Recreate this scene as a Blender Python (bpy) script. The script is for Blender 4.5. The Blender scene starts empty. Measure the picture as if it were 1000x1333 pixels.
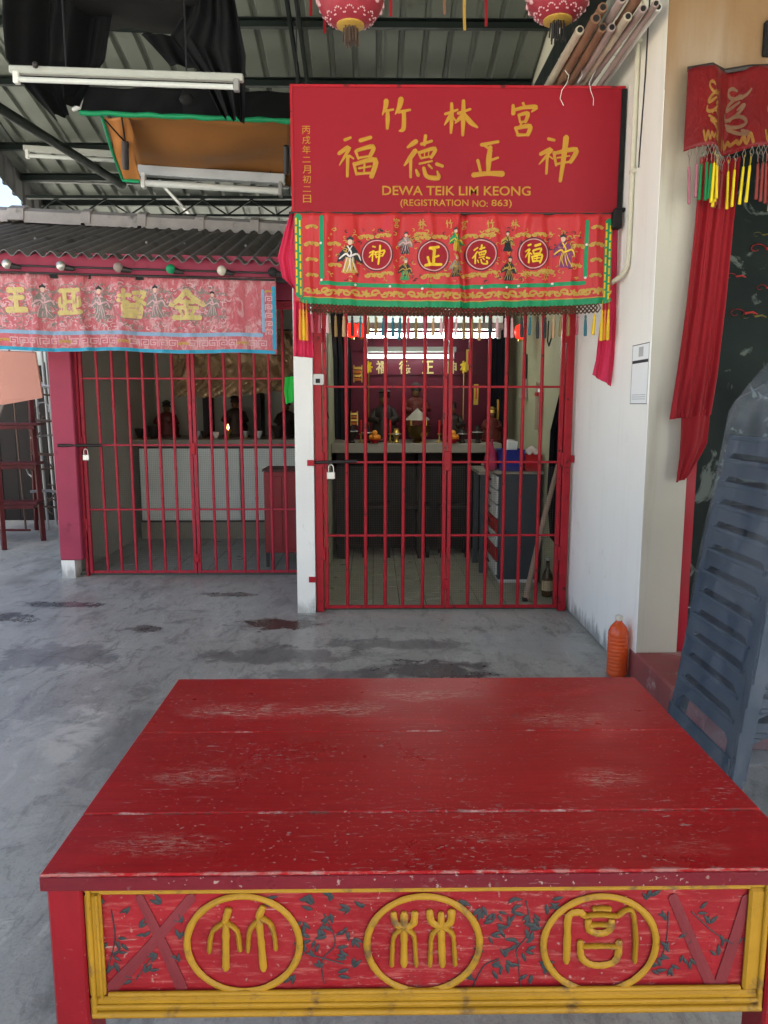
import bpy, bmesh, math, random
from mathutils import Vector, Matrix, Euler
random.seed(7)
R = math.radians
sc = bpy.context.scene

# ---------------------------------------------------------------- camera, sky, sun, exposure
FPX, PITCH, YAW, CAMZ = 963.0, R(8.3), R(-0.77), 1.5
cam = bpy.data.cameras.new('camera'); camo = bpy.data.objects.new('camera', cam)
sc.collection.objects.link(camo); sc.camera = camo
cam.sensor_fit = 'VERTICAL'; cam.sensor_height = 24.0; cam.lens = FPX / 1333 * 24.0
cam.clip_start = 0.05; cam.clip_end = 500
camo.location = (0, 0, CAMZ); camo.rotation_euler = (R(90) - PITCH, 0, YAW)

SUN_EL, SUN_AZ = R(58), R(146)          # azimuth measured from +Y towards +X
w = bpy.data.worlds.new('World'); sc.world = w; w.use_nodes = True
nt = w.node_tree; nt.nodes.clear()
sky = nt.nodes.new('ShaderNodeTexSky'); sky.sky_type = 'NISHITA'; sky.sun_disc = False
sky.sun_elevation = SUN_EL; sky.sun_rotation = SUN_AZ
sky.air_density = 1.0; sky.dust_density = 5.5; sky.ozone_density = 1.0
bg = nt.nodes.new('ShaderNodeBackground'); bg.inputs['Strength'].default_value = 0.05
wo = nt.nodes.new('ShaderNodeOutputWorld')
nt.links.new(sky.outputs[0], bg.inputs[0]); nt.links.new(bg.outputs[0], wo.inputs[0])
sl = bpy.data.lights.new('sun', 'SUN'); sl.energy = 5.0; sl.angle = R(0.6); sl.color = (1, .93, .82)
so = bpy.data.objects.new('sun', sl); sc.collection.objects.link(so)
sd = Vector((math.sin(SUN_AZ) * math.cos(SUN_EL), math.cos(SUN_AZ) * math.cos(SUN_EL), math.sin(SUN_EL)))
so.rotation_euler = (-sd).to_track_quat('-Z', 'Y').to_euler()
sc.view_settings.view_transform = 'Standard'; sc.view_settings.look = 'None'
sc.view_settings.gamma = 1.0; sc.view_settings.use_curve_mapping = False
sc.view_settings.exposure = 3.4
sc.cycles.max_bounces = 10; sc.cycles.diffuse_bounces = 6; sc.cycles.transparent_max_bounces = 12
sc.cycles.sample_clamp_indirect = 6.0

# ---------------------------------------------------------------- helpers
CR = Euler((R(90) - PITCH, 0, YAW)).to_matrix()
def ray(px, py): return CR @ Vector(((px - 500) / FPX, -(py - 666.5) / FPX, -1))
def P(px, py, Y):                      # survey: a point of the photograph at distance Y
    d = ray(px, py); t = Y / d.y; return Vector((d.x * t, Y, CAMZ + d.z * t))
def PZ(px, py, z=0.0):
    d = ray(px, py); t = (z - CAMZ) / d.z; return Vector((d.x * t, d.y * t, z))

C = sc.collection
class MB:
    def __init__(s): s.v = []; s.f = []
    def add(s, vs, fs):
        o = len(s.v); s.v += [tuple(q) for q in vs]; s.f += [tuple(i + o for i in f) for f in fs]; return s
    def box(s, c, d, rot=None, bev=0.0, seg=1):
        bm = bmesh.new(); bmesh.ops.create_cube(bm, size=1.0)
        for q in bm.verts: q.co = Vector((q.co.x * d[0], q.co.y * d[1], q.co.z * d[2]))
        if bev > 0:
            bmesh.ops.bevel(bm, geom=list(bm.edges), offset=min(bev, min(d) * .45), segments=seg, affect='EDGES', profile=.6)
        m = Matrix.Translation(Vector(c)) @ (Euler(rot).to_matrix().to_4x4() if rot else Matrix())
        bm.verts.index_update()
        s.add([m @ q.co for q in bm.verts], [[q.index for q in f.verts] for f in bm.faces]); bm.free(); return s
    def bx(s, x0, x1, y0, y1, z0, z1, bev=0.0):
        return s.box(((x0 + x1) / 2, (y0 + y1) / 2, (z0 + z1) / 2), (abs(x1 - x0), abs(y1 - y0), abs(z1 - z0)), None, bev)
    def tube(s, pts, r, seg=8, cap=True, flat=1.0):
        pts = [Vector(q) for q in pts]; n = len(pts)
        rs = r if isinstance(r, (list, tuple)) else [r] * n
        vs = []; up = None
        for i, q in enumerate(pts):
            t = (pts[min(i + 1, n - 1)] - pts[max(i - 1, 0)])
            t = t.normalized() if t.length > 1e-9 else Vector((0, 0, 1))
            if up is None: up = Vector((0, 0, 1)) if abs(t.z) < .9 else Vector((0, 1, 0))
            a = t.cross(up)
            if a.length < 1e-6: a = t.orthogonal()
            a.normalize(); b = a.cross(t).normalized(); up = b
            for k in range(seg):
                an = 2 * math.pi * k / seg
                vs.append(q + a * math.cos(an) * rs[i] + b * math.sin(an) * rs[i] * flat)
        fs = []
        for i in range(n - 1):
            for k in range(seg):
                k2 = (k + 1) % seg
                fs.append((i * seg + k, i * seg + k2, (i + 1) * seg + k2, (i + 1) * seg + k))
        if cap: fs.append(tuple(reversed(range(seg)))); fs.append(tuple((n - 1) * seg + k for k in range(seg)))
        return s.add(vs, fs)
    def lathe(s, prof, c=(0, 0, 0), seg=20, rib=None, axis='z'):
        c = Vector(c); vs = []; fs = []; n = len(prof)
        for (r, z) in prof:
            for k in range(seg):
                an = 2 * math.pi * k / seg
                rr = r * (rib(an) if rib else 1)
                q = Vector((rr * math.cos(an), rr * math.sin(an), z))
                if axis == 'x': q = Vector((q.z, q.x, q.y))
                if axis == 'y': q = Vector((q.x, q.z, q.y))
                vs.append(c + q)
        for i in range(n - 1):
            for k in range(seg):
                k2 = (k + 1) % seg
                fs.append((i * seg + k, i * seg + k2, (i + 1) * seg + k2, (i + 1) * seg + k))
        if prof[0][0] > 1e-4: fs.append(tuple(reversed(range(seg))))
        if prof[-1][0] > 1e-4: fs.append(tuple((n - 1) * seg + k for k in range(seg)))
        return s.add(vs, fs)
    def ball(s, c, r, seg=12, sc_=(1, 1, 1)):
        prof = [(r * math.sin(math.pi * i / 8), -r * math.cos(math.pi * i / 8)) for i in range(9)]
        o = len(s.v); s.lathe(prof, (0, 0, 0), seg); c = Vector(c)
        for i in range(o, len(s.v)):
            q = s.v[i]; s.v[i] = (c.x + q[0] * sc_[0], c.y + q[1] * sc_[1], c.z + q[2] * sc_[2])
        return s
    def grid(s, fn, nu, nv):
        vs = [fn(i / nu, j / nv) for j in range(nv + 1) for i in range(nu + 1)]
        fs = [(j * (nu + 1) + i, j * (nu + 1) + i + 1, (j + 1) * (nu + 1) + i + 1, (j + 1) * (nu + 1) + i)
              for j in range(nv) for i in range(nu)]
        return s.add(vs, fs)
    def sheet(s, fn, nu, nv, th, d=(0, 1, 0)):          # a grid with a real thickness
        d = Vector(d) * th
        n = (nu + 1) * (nv + 1)
        vs = [Vector(fn(i / nu, j / nv)) for j in range(nv + 1) for i in range(nu + 1)]
        fs = []
        idx = lambda i, j, b: j * (nu + 1) + i + b * n
        for j in range(nv):
            for i in range(nu):
                fs.append((idx(i, j, 0), idx(i + 1, j, 0), idx(i + 1, j + 1, 0), idx(i, j + 1, 0)))
                fs.append((idx(i, j + 1, 1), idx(i + 1, j + 1, 1), idx(i + 1, j, 1), idx(i, j, 1)))
        for i in range(nu):
            fs.append((idx(i + 1, 0, 0), idx(i, 0, 0), idx(i, 0, 1), idx(i + 1, 0, 1)))
            fs.append((idx(i, nv, 0), idx(i + 1, nv, 0), idx(i + 1, nv, 1), idx(i, nv, 1)))
        for j in range(nv):
            fs.append((idx(0, j, 0), idx(0, j + 1, 0), idx(0, j + 1, 1), idx(0, j, 1)))
            fs.append((idx(nu, j + 1, 0), idx(nu, j, 0), idx(nu, j, 1), idx(nu, j + 1, 1)))
        return s.add(vs + [q + d for q in vs], fs)
    def prism(s, poly, d):                               # extrude a planar outline by vector d
        n = len(poly); d = Vector(d); vs = [Vector(q) for q in poly]
        fs = [tuple(range(n)), tuple(reversed(range(n, 2 * n)))]
        fs += [((i + 1) % n, i, i + n, (i + 1) % n + n) for i in range(n)]
        return s.add(vs + [q + d for q in vs], fs)
    def build(s, name, mat, parent=None, local=False, smooth=0, mods=None):
        me = bpy.data.meshes.new(name); me.from_pydata(s.v, [], s.f)
        bm = bmesh.new(); bm.from_mesh(me); bmesh.ops.recalc_face_normals(bm, faces=bm.faces); bm.to_mesh(me); bm.free()
        me.materials.append(mat)
        if smooth:
            me.shade_smooth()
            if smooth < 180: me.set_sharp_from_angle(angle=R(smooth))
        return put(name, me, parent, local)
def put(name, me, parent=None, local=False):
    o = bpy.data.objects.new(name, me); C.objects.link(o)
    if parent:
        o.parent = parent
        if not local and parent.type == 'EMPTY': o.matrix_parent_inverse = Matrix.Translation(-Vector(parent.location))
    return o
def tag(o, label=None, cat=None, group=None, kind=None):
    if label: o['label'] = label
    if cat: o['category'] = cat
    if group: o['group'] = group
    if kind: o['kind'] = kind
    return o
def thing(name, label, cat, loc=(0, 0, 0), group=None, rz=0):
    o = bpy.data.objects.new(name, None); C.objects.link(o); o.location = loc; o.rotation_euler = (0, 0, rz)
    o.empty_display_size = .1
    return tag(o, label, cat, group)
def copy_tree(o, parent=None):
    c = o.copy(); C.objects.link(c); c.parent = parent
    for ch in list(o.children): copy_tree(ch, c)
    return c

def catmull(pts, n=6):
    out = []
    for i in range(len(pts) - 1):
        p0 = pts[max(i - 1, 0)]; p1 = pts[i]; p2 = pts[i + 1]; p3 = pts[min(i + 2, len(pts) - 1)]
        for k in range(n):
            t = k / n
            out.append(tuple(.5 * (2 * b + (c - a) * t + (2 * a - 5 * b + 4 * c - d) * t * t + (3 * b - a - 3 * c + d) * t ** 3)
                             for a, b, c, d in zip(p0, p1, p2, p3)))
    out.append(tuple(pts[-1])); return out
def stroke2d(pts, w, n=6, taper=(.75, .6)):
    """brush stroke: list of 2-D points -> left / right outlines"""
    m = len(pts)
    ws = w if isinstance(w, (list, tuple)) else [w * (taper[0] if i == 0 else taper[1] if i == m - 1 else 1.0) for i in range(m)]
    if m == 2:
        pts = [pts[0], tuple((a + b) / 2 for a, b in zip(*pts)), pts[1]]; ws = [ws[0], max(ws) * .88, ws[1]]
    c = catmull([(p[0], p[1], q) for p, q in zip(pts, ws)], n)
    L = []
    for i, q in enumerate(c):
        a = c[max(i - 1, 0)]; b = c[min(i + 1, len(c) - 1)]
        t = Vector((b[0] - a[0], b[1] - a[1])); t = t.normalized() if t.length > 1e-9 else Vector((1, 0))
        nrm = Vector((-t.y, t.x)) * q[2] / 2; p = Vector((q[0], q[1]))
        if i == 0: L.append((p - t * q[2] * .35 + nrm * .45, p - t * q[2] * .35 - nrm * .45))
        L.append((p + nrm, p - nrm))
        if i == len(c) - 1: L.append((p + t * q[2] * .35 + nrm * .45, p + t * q[2] * .35 - nrm * .45))
    return L
def ribbon(mb, pts, w, fn, n=6, taper=(.75, .6)):
    """lay a brush stroke on a surface fn(x, y, lift)->Vector with a small thickness"""
    L = stroke2d(pts, w, n, taper); vs = []; fs = []
    for a, b in L: vs += [fn(a.x, a.y, 1), fn((a.x + b.x) / 2, (a.y + b.y) / 2, 1.25), fn(b.x, b.y, 1), fn(b.x, b.y, 0), fn(a.x, a.y, 0)]
    k = len(L)
    for i in range(k - 1):
        o = i * 5
        for e in range(5): fs.append((o + e, o + (e + 1) % 5, o + 5 + (e + 1) % 5, o + 5 + e))
    fs.append((0, 1, 2, 3, 4)); fs.append(tuple(reversed(range((k - 1) * 5, k * 5))))
    mb.add(vs, fs)
def patch(mb, poly, fn, rings=3):
    """star-shaped filled outline laid on a surface"""
    cx = sum(p[0] for p in poly) / len(poly); cy = sum(p[1] for p in poly) / len(poly); n = len(poly)
    vs = [fn(cx, cy, 1)]; fs = []
    for r in range(1, rings + 1):
        t = r / rings
        for p in poly: vs.append(fn(cx + (p[0] - cx) * t, cy + (p[1] - cy) * t, 1 if r < rings else .9))
    for p in poly: vs.append(fn(p[0], p[1], 0))
    for i in range(n): fs.append((0, 1 + i, 1 + (i + 1) % n))
    for r in range(rings):
        a = 1 + r * n; b = a + n
        for i in range(n): fs.append((a + i, b + i, b + (i + 1) % n, a + (i + 1) % n))
    mb.add(vs, fs)
def circ(cx, cy, rx, ry=None, n=16): 
    ry = ry or rx
    return [(cx + rx * math.cos(2 * math.pi * i / n), cy + ry * math.sin(2 * math.pi * i / n)) for i in range(n)]

# ---------------------------------------------------------------- materials
def nodes(name):
    m = bpy.data.materials.new(name); m.use_nodes = True; t = m.node_tree; t.nodes.clear()
    o = t.nodes.new('ShaderNodeOutputMaterial'); b = t.nodes.new('ShaderNodeBsdfPrincipled'); t.links.new(b.outputs[0], o.inputs[0])
    return m, t, b, o
def N(t, kind, **kw):
    n = t.nodes.new('ShaderNode' + kind)
    for k, v in kw.items():
        if k in n.inputs: n.inputs[k].default_value = v
        else: setattr(n, k, v)
    return n
def coords(t, scale=(1, 1, 1), rot=(0, 0, 0), loc=(0, 0, 0), obj=False):
    g = N(t, 'TexCoord').outputs['Object'] if obj else N(t, 'NewGeometry').outputs['Position']
    mp = N(t, 'Mapping'); mp.inputs['Scale'].default_value = scale; mp.inputs['Rotation'].default_value = rot; mp.inputs['Location'].default_value = loc
    t.links.new(g, mp.inputs[0]); return mp.outputs[0]
def noise(t, vec, scale, detail=4, rough=.55, dist=0):
    n = N(t, 'TexNoise', Scale=scale, Detail=detail, Roughness=rough, Distortion=dist); t.links.new(vec, n.inputs['Vector']); return n.outputs['Fac']
def ramp(t, fac, a, b, ca=0., cb=1.):
    r = N(t, 'MapRange'); r.inputs['From Min'].default_value = a; r.inputs['From Max'].default_value = b
    r.inputs['To Min'].default_value = ca; r.inputs['To Max'].default_value = cb; r.interpolation_type = 'SMOOTHSTEP'
    t.links.new(fac, r.inputs['Value']); return r.outputs[0]
def math_(t, op, a, b):
    n = N(t, 'Math', operation=op)
    for i, x in enumerate((a, b)):
        if isinstance(x, (int, float)): n.inputs[i].default_value = x
        else: t.links.new(x, n.inputs[i])
    return n.outputs[0]
def mixc(t, fac, a, b):
    n = N(t, 'Mix', data_type='RGBA')
    if isinstance(fac, (int, float)): n.inputs[0].default_value = fac
    else: t.links.new(fac, n.inputs[0])
    for i, x in ((6, a), (7, b)):
        if isinstance(x, (tuple, list)): n.inputs[i].default_value = (*x[:3], 1)
        else: t.links.new(x, n.inputs[i])
    return n.outputs[2]
def bump(t, b, h, strength, dist=.01):
    n = N(t, 'Bump', Strength=strength, Distance=dist); t.links.new(h, n.inputs['Height']); t.links.new(n.outputs[0], b.inputs['Normal'])
def sc3(c, k): return tuple(min(1, x * k) for x in c)
def M(name, col, rough=.6, var=.18, vs=6, bmp=.15, bs=70, metal=0, dirt=None, dirt_amt=(.58, .75), ds=5, stretch=(1, 1, 1), sheen=0, spec=.22, coat=0, alpha=None, emit=None, es=0, trans=0):
    m, t, b, o = nodes(name); v = coords(t, stretch)
    n1 = noise(t, v, vs, 5)
    c = mixc(t, n1, sc3(col, 1 - var), sc3(col, 1 + var))
    if dirt: c = mixc(t, ramp(t, noise(t, v, ds, 8, .65), *dirt_amt), c, dirt)
    t.links.new(c, b.inputs['Base Color'])
    t.links.new(ramp(t, n1, .3, .7, max(.02, rough - .08), min(1, rough + .1)), b.inputs['Roughness'])
    b.inputs['Metallic'].default_value = metal; b.inputs['Specular IOR Level'].default_value = spec
    if sheen: b.inputs['Sheen Weight'].default_value = sheen
    if coat: b.inputs['Coat Weight'].default_value = coat
    if trans: b.inputs['Transmission Weight'].default_value = trans
    if alpha is not None: b.inputs['Alpha'].default_value = alpha
    if emit: b.inputs['Emission Color'].default_value = (*emit, 1); b.inputs['Emission Strength'].default_value = es
    if bmp: bump(t, b, noise(t, v, bs, 6, .6), bmp, .004)
    return m

def mat_concrete():
    m, t, b, o = nodes('concrete_floor'); v = coords(t)
    v2 = coords(t, (1, .55, 1), (0, 0, R(15)))
    n0 = noise(t, v, .55, 5, .6, .3); n1 = noise(t, v2, 2.2, 8, .68, .5); n2 = noise(t, v, 38, 5, .7); n3 = noise(t, v2, .9, 7, .6, 1.2)
    c = mixc(t, ramp(t, n0, .3, .7), (.25, .255, .235), (.41, .415, .385))
    c = mixc(t, ramp(t, n1, .52, .75, 0, .5), c, (.12, .125, .118))
    c = mixc(t, ramp(t, n1, .28, .42, .55, 0), c, (.38, .39, .375))
    n5 = noise(t, coords(t, (1, .35, 1), (0, 0, R(-38))), 7.5, 9, .75, .8); n6 = noise(t, coords(t, (1, .5, 1), (0, 0, R(62))), 16, 8, .75, .5)
    c = mixc(t, ramp(t, n5, .50, .64, 0, .6), c, (.12, .125, .117)); c = mixc(t, ramp(t, n5, .32, .44, .6, 0), c, (.50, .505, .47)); c = mixc(t, ramp(t, n6, .53, .64, 0, .4), c, (.11, .115, .108))
    n8 = noise(t, v, 90, 6, .8); c = mixc(t, ramp(t, n8, .5, .68, 0, .5), c, (.10, .106, .10)); c = mixc(t, ramp(t, n8, .32, .42, .4, 0), c, (.42, .43, .41))
    c = mixc(t, ramp(t, n2, .55, .8, 0, .45), c, (.10, .105, .105))
    c = mixc(t, ramp(t, noise(t, v, 160, 2), .68, .8, 0, .5), c, (.42, .42, .40))
    n7 = noise(t, coords(t, (.55, 1.7, 1)), 3.4, 9, .72, .6); c = mixc(t, math_(t, 'MULTIPLY', ramp(t, n7, .55, .64), ramp(t, n3, .44, .6, 0, .5)), c, (.10, .102, .097))
    # stains and painted light on the floor, each with its own place: (x, y, rx, ry, colour, strength)
    sx = N(t, 'SeparateXYZ'); t.links.new(N(t, 'NewGeometry').outputs['Position'], sx.inputs[0])
    wob = noise(t, v, 5.5, 7, .7, .4); rough = ramp(t, n1, .3, .7, .50, .28)
    for (x, y, rx, ry, col, k) in STAINS_AND_LIGHT:
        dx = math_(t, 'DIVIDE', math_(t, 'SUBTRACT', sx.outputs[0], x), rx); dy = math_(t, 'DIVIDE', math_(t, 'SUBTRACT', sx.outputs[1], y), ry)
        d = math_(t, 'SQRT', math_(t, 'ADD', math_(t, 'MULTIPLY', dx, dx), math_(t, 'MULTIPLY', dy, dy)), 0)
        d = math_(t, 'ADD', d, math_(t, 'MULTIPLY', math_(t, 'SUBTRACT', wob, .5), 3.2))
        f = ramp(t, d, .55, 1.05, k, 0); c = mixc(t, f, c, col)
        if k > .7 and sum(col) < .3: rough = math_(t, 'SUBTRACT', rough, math_(t, 'MULTIPLY', f, .16))
    # hairline cracks
    vo = N(t, 'TexVoronoi', feature='DISTANCE_TO_EDGE', Scale=.42); dv = N(t, 'Mix', data_type='VECTOR'); dv.inputs[0].default_value = .16
    nz = N(t, 'TexNoise', Scale=2.5, Detail=6); t.links.new(v, nz.inputs['Vector'])
    t.links.new(v, dv.inputs[4]); t.links.new(nz.outputs['Color'], dv.inputs[5]); t.links.new(dv.outputs[1], vo.inputs['Vector'])
    c = mixc(t, math_(t, 'MULTIPLY', ramp(t, vo.outputs['Distance'], .0, .003, .4, 0), ramp(t, n0, .5, .6)), c, (.06, .065, .07))
    t.links.new(c, b.inputs['Base Color']); t.links.new(rough, b.inputs['Roughness'])
    bump(t, b, math_(t, 'ADD', n2, math_(t, 'MULTIPLY', n1, 2.0)), .22, .006); return m
def mat_wall(name, col, low=None, smoke=None, zs=(0, 0)):
    m, t, b, o = nodes(name); v = coords(t); n1 = noise(t, v, 1.3, 6, .6); n2 = noise(t, v, 9, 6, .65)
    c = mixc(t, n1, sc3(col, .93), sc3(col, 1.04)); c = mixc(t, ramp(t, n2, .62, .8, 0, .35), c, sc3(col, .75))
    sx = N(t, 'SeparateXYZ'); t.links.new(N(t, 'NewGeometry').outputs['Position'], sx.inputs[0])
    if low:
        hs = ramp(t, sx.outputs[2], .2, 1.5, 1, 0); c = mixc(t, math_(t, 'MULTIPLY', hs, ramp(t, noise(t, coords(t, (1, 1, .6)), 11, 9, .75, .6), .58, .68, 0, .5)), c, sc3(col, .62))
    if low:      # splash dirt rising from the floor
        h = math_(t, 'ADD', sx.outputs[2], math_(t, 'MULTIPLY', math_(t, 'SUBTRACT', noise(t, coords(t, (6, 6, 1.6)), 2.2, 7, .7), .5), .42))
        c = mixc(t, ramp(t, h, .0, .13, .85, 0), c, low)
    if smoke:    # incense soot
        h = math_(t, 'ADD', sx.outputs[2], math_(t, 'MULTIPLY', math_(t, 'SUBTRACT', noise(t, coords(t, (3, 3, .5)), 1.5, 5), .5), 1.0))
        c = mixc(t, ramp(t, h, zs[0], zs[1], 0, .95), c, smoke)
        c = mixc(t, ramp(t, noise(t, coords(t, (5, 5, .35)), 2.4, 6), .5, .75, 0, .35 if low is None or smoke[1] < .3 else .10), c, sc3(smoke, .7))
    t.links.new(c, b.inputs['Base Color']); b.inputs['Roughness'].default_value = .8
    bump(t, b, math_(t, 'ADD', noise(t, v, 45, 5), n2), .25, .004); return m
def mat_table(name, col=(.34, .010, .014), stretch=(1, 5, 5), wear=1.0, edge=None, zones=(), streak=False, joints=()):
    """old gloss paint with long scratches and chips down to the primer"""
    m, t, b, o = nodes(name); v = coords(t); vx = coords(t, stretch)
    c = mixc(t, noise(t, v, 3.2, 6), sc3(col, .72), sc3(col, 1.22))
    big = noise(t, coords(t, (1, 1.4, 1)), 2.6, 4, .55, .4)
    grain = noise(t, coords(t, stretch if stretch != (1, 5, 5) else (1, 18, 18)), 5, 7, .65, .3); c = mixc(t, ramp(t, grain, .35, .7, 0, .5), c, sc3(col, .62))
    c = mixc(t, ramp(t, noise(t, vx, 1.7, 6, .7), .55, .8, 0, .4), c, sc3(col, 1.7))
    ch = noise(t, coords(t, (1.0, 3.0, 3.0)), 46, 8, .74, .3); fine = noise(t, coords(t, (1, 16, 16), (0, 0, R(4))), 9, 6, .7)
    zone = ramp(t, big, .50, .68)
    if zones:
        sx = N(t, 'SeparateXYZ'); t.links.new(N(t, 'NewGeometry').outputs['Position'], sx.inputs[0])
        for (zx, zy, rx, ry, k) in zones:
            dx = math_(t, 'DIVIDE', math_(t, 'SUBTRACT', sx.outputs[0], zx), rx); dy = math_(t, 'DIVIDE', math_(t, 'SUBTRACT', sx.outputs[1], zy), ry)
            d = math_(t, 'SQRT', math_(t, 'ADD', math_(t, 'MULTIPLY', dx, dx), math_(t, 'MULTIPLY', dy, dy)), 0)
            d = math_(t, 'ADD', d, math_(t, 'MULTIPLY', math_(t, 'SUBTRACT', big, .5), 2.0)); zf = ramp(t, d, .2, 1.1, k, 0); zone = math_(t, 'MAXIMUM', zone, zf)
            sc_ = noise(t, coords(t, (1, 4.5, 4.5), (0, 0, R(7))), 34, 10, .80, .9); c = mixc(t, math_(t, 'MULTIPLY', zf, ramp(t, sc_, .50, .575, 0, .9)), c, (.50, .31, .25))
    chip = math_(t, 'MULTIPLY', ramp(t, ch, .575, .64), math_(t, 'ADD', math_(t, 'MULTIPLY', zone, .9), .03))
    scr = math_(t, 'MULTIPLY', ramp(t, fine, .635, .68), ramp(t, noise(t, v, 4, 3), .48, .58))
    f = math_(t, 'MINIMUM', math_(t, 'MULTIPLY', math_(t, 'MAXIMUM', chip, math_(t, 'MULTIPLY', scr, .8)), wear), 1.0)
    sp = ramp(t, noise(t, coords(t, (1, 1.6, 1)), 95, 3, .5), .652, .705, 0, .75)
    f = math_(t, 'MAXIMUM', f, math_(t, 'MULTIPLY', sp, ramp(t, noise(t, v, 2.1, 4), .36, .58)))
    c = mixc(t, f, c, mixc(t, noise(t, v, 14), (.16, .10, .09), (.50, .37, .33)))
    c = mixc(t, math_(t, 'MULTIPLY', ramp(t, noise(t, v, 12, 7, .7), .60, .72), zone), c, (.10, .045, .04))
    if joints:
        sj = N(t, 'SeparateXYZ'); t.links.new(N(t, 'NewGeometry').outputs['Position'], sj.inputs[0])
        for jy in joints:
            d = math_(t, 'ABSOLUTE', math_(t, 'SUBTRACT', sj.outputs[1], jy), 0); d = math_(t, 'ADD', d, math_(t, 'MULTIPLY', math_(t, 'SUBTRACT', noise(t, coords(t, (1, 2.5, 1)), 30, 7, .75), .46), .022))
            c = mixc(t, ramp(t, d, .0005, .004, .85, 0), c, mixc(t, ramp(t, noise(t, v, 9, 3), .4, .55), (.50, .36, .33), (.10, .05, .045)))
    if streak: c = mixc(t, ramp(t, noise(t, coords(t, (1, 1, 9), (0, R(6), 0)), 9, 9, .75, .5), .50, .66, 0, .34), c, (.50, .19, .16))
    if edge is not None:   # the worn front arris
        sx = N(t, 'SeparateXYZ'); t.links.new(N(t, 'NewGeometry').outputs['Position'], sx.inputs[0])
        d = math_(t, 'ABSOLUTE', math_(t, 'SUBTRACT', sx.outputs[1], edge), 0)
        d = math_(t, 'ADD', d, math_(t, 'MULTIPLY', math_(t, 'ABSOLUTE', math_(t, 'SUBTRACT', sx.outputs[2], TZ), 0), 1.0))
        d = math_(t, 'SUBTRACT', d, math_(t, 'MULTIPLY', math_(t, 'SUBTRACT', noise(t, coords(t, (1, 3, 3)), 20, 7, .7), .52), .05))
        c = mixc(t, ramp(t, d, .0, .005, .6, 0), c, (.34, .20, .185))
    t.links.new(c, b.inputs['Base Color'])
    b.inputs['Specular IOR Level'].default_value = .22
    t.links.new(math_(t, 'ADD', ramp(t, noise(t, v, 5, 6), .3, .7, .26, .42), math_(t, 'MULTIPLY', f, .3)), b.inputs['Roughness'])
    bump(t, b, math_(t, 'SUBTRACT', math_(t, 'MULTIPLY', noise(t, vx, 12, 5), .4), f), .35, .002); return m
def mat_satin(name, col, col2, sheen=.4, crink=0, rough=.34, pale=None):
    m, t, b, o = nodes(name); v = coords(t)
    c = mixc(t, noise(t, coords(t, (3, 1, 1)), 3, 5), col, col2)
    c = mixc(t, ramp(t, noise(t, v, 40, 5, .7), .55, .75, 0, .3), c, sc3(col, .7))
    if pale: c = mixc(t, ramp(t, noise(t, coords(t, (1, 1, .7)), 16, 8, .75, 1.0), .47, .60, 0, .55), c, pale)
    t.links.new(c, b.inputs['Base Color']); b.inputs['Roughness'].default_value = rough; b.inputs['Sheen Weight'].default_value = sheen
    b.inputs['Sheen Roughness'].default_value = .4; b.inputs['Specular IOR Level'].default_value = .28
    h = noise(t, coords(t, (1.0, 1, .45)), 14 if crink else 8, 6, .6, .8 if crink else .2)
    bump(t, b, h, 1.0 if crink else .45, .016 if crink else .012); return m
def mat_emit(name, col, s):
    m, t, b, o = nodes(name); b.inputs['Base Color'].default_value = (*[min(1, x) for x in col], 1)
    b.inputs['Emission Color'].default_value = (*col, 1); b.inputs['Emission Strength'].default_value = s; return m
def mat_clear(name, col=(.9, .93, .95), rough=.15, fog=.2):
    """thin clear sheeting: see-through with a milky film and a gloss"""
    m, t, b, o = nodes(name); v = coords(t)
    tr = N(t, 'BsdfTransparent'); tr.inputs[0].default_value = (*col, 1)
    b.inputs['Base Color'].default_value = (.55, .60, .66, 1); b.inputs['Roughness'].default_value = rough
    mx = N(t, 'MixShader'); f = ramp(t, noise(t, coords(t, (1, 1, .5)), 7, 6, .65, .5), .35, .8, fog * .6, fog * 1.9)
    t.links.new(f, mx.inputs[0]); t.links.new(tr.outputs[0], mx.inputs[1]); t.links.new(b.outputs[0], mx.inputs[2]); t.links.new(mx.outputs[0], o.inputs[0])
    bump(t, b, noise(t, coords(t, (1, 1, .35)), 11, 7, .65, 1.2), 1.0, .03); return m
def mat_mural():
    m, t, b, o = nodes('painted_door'); v = coords(t)
    c = mixc(t, noise(t, v, 2.2, 6, .6, .8), (.006, .009, .013), (.030, .046, .042))
    c = mixc(t, ramp(t, noise(t, v, 3.5, 5, .6, 1.5), .56, .62, 0, .85), c, (.15, .19, .18))
    t.links.new(c, b.inputs['Base Color']); b.inputs['Roughness'].default_value = .6; b.inputs['Specular IOR Level'].default_value = .1; return m
def mat_tile(name, col, joint, size, plane='xz'):
    m, t, b, o = nodes(name); v = coords(t, rot=(R(90), 0, 0) if plane == 'xz' else (0, 0, 0))
    br = N(t, 'TexBrick', Scale=1.0); br.offset = 0; br.inputs['Brick Width'].default_value = size; br.inputs['Row Height'].default_value = size
    br.inputs['Mortar Size'].default_value = size * .06; br.inputs['Color1'].default_value = (*col, 1); br.inputs['Color2'].default_value = (*sc3(col, .9), 1)
    br.inputs['Mortar'].default_value = (*joint, 1); t.links.new(v, br.inputs['Vector']); t.links.new(br.outputs[0], b.inputs['Base Color'])
    b.inputs['Roughness'].default_value = .35; return m

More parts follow.
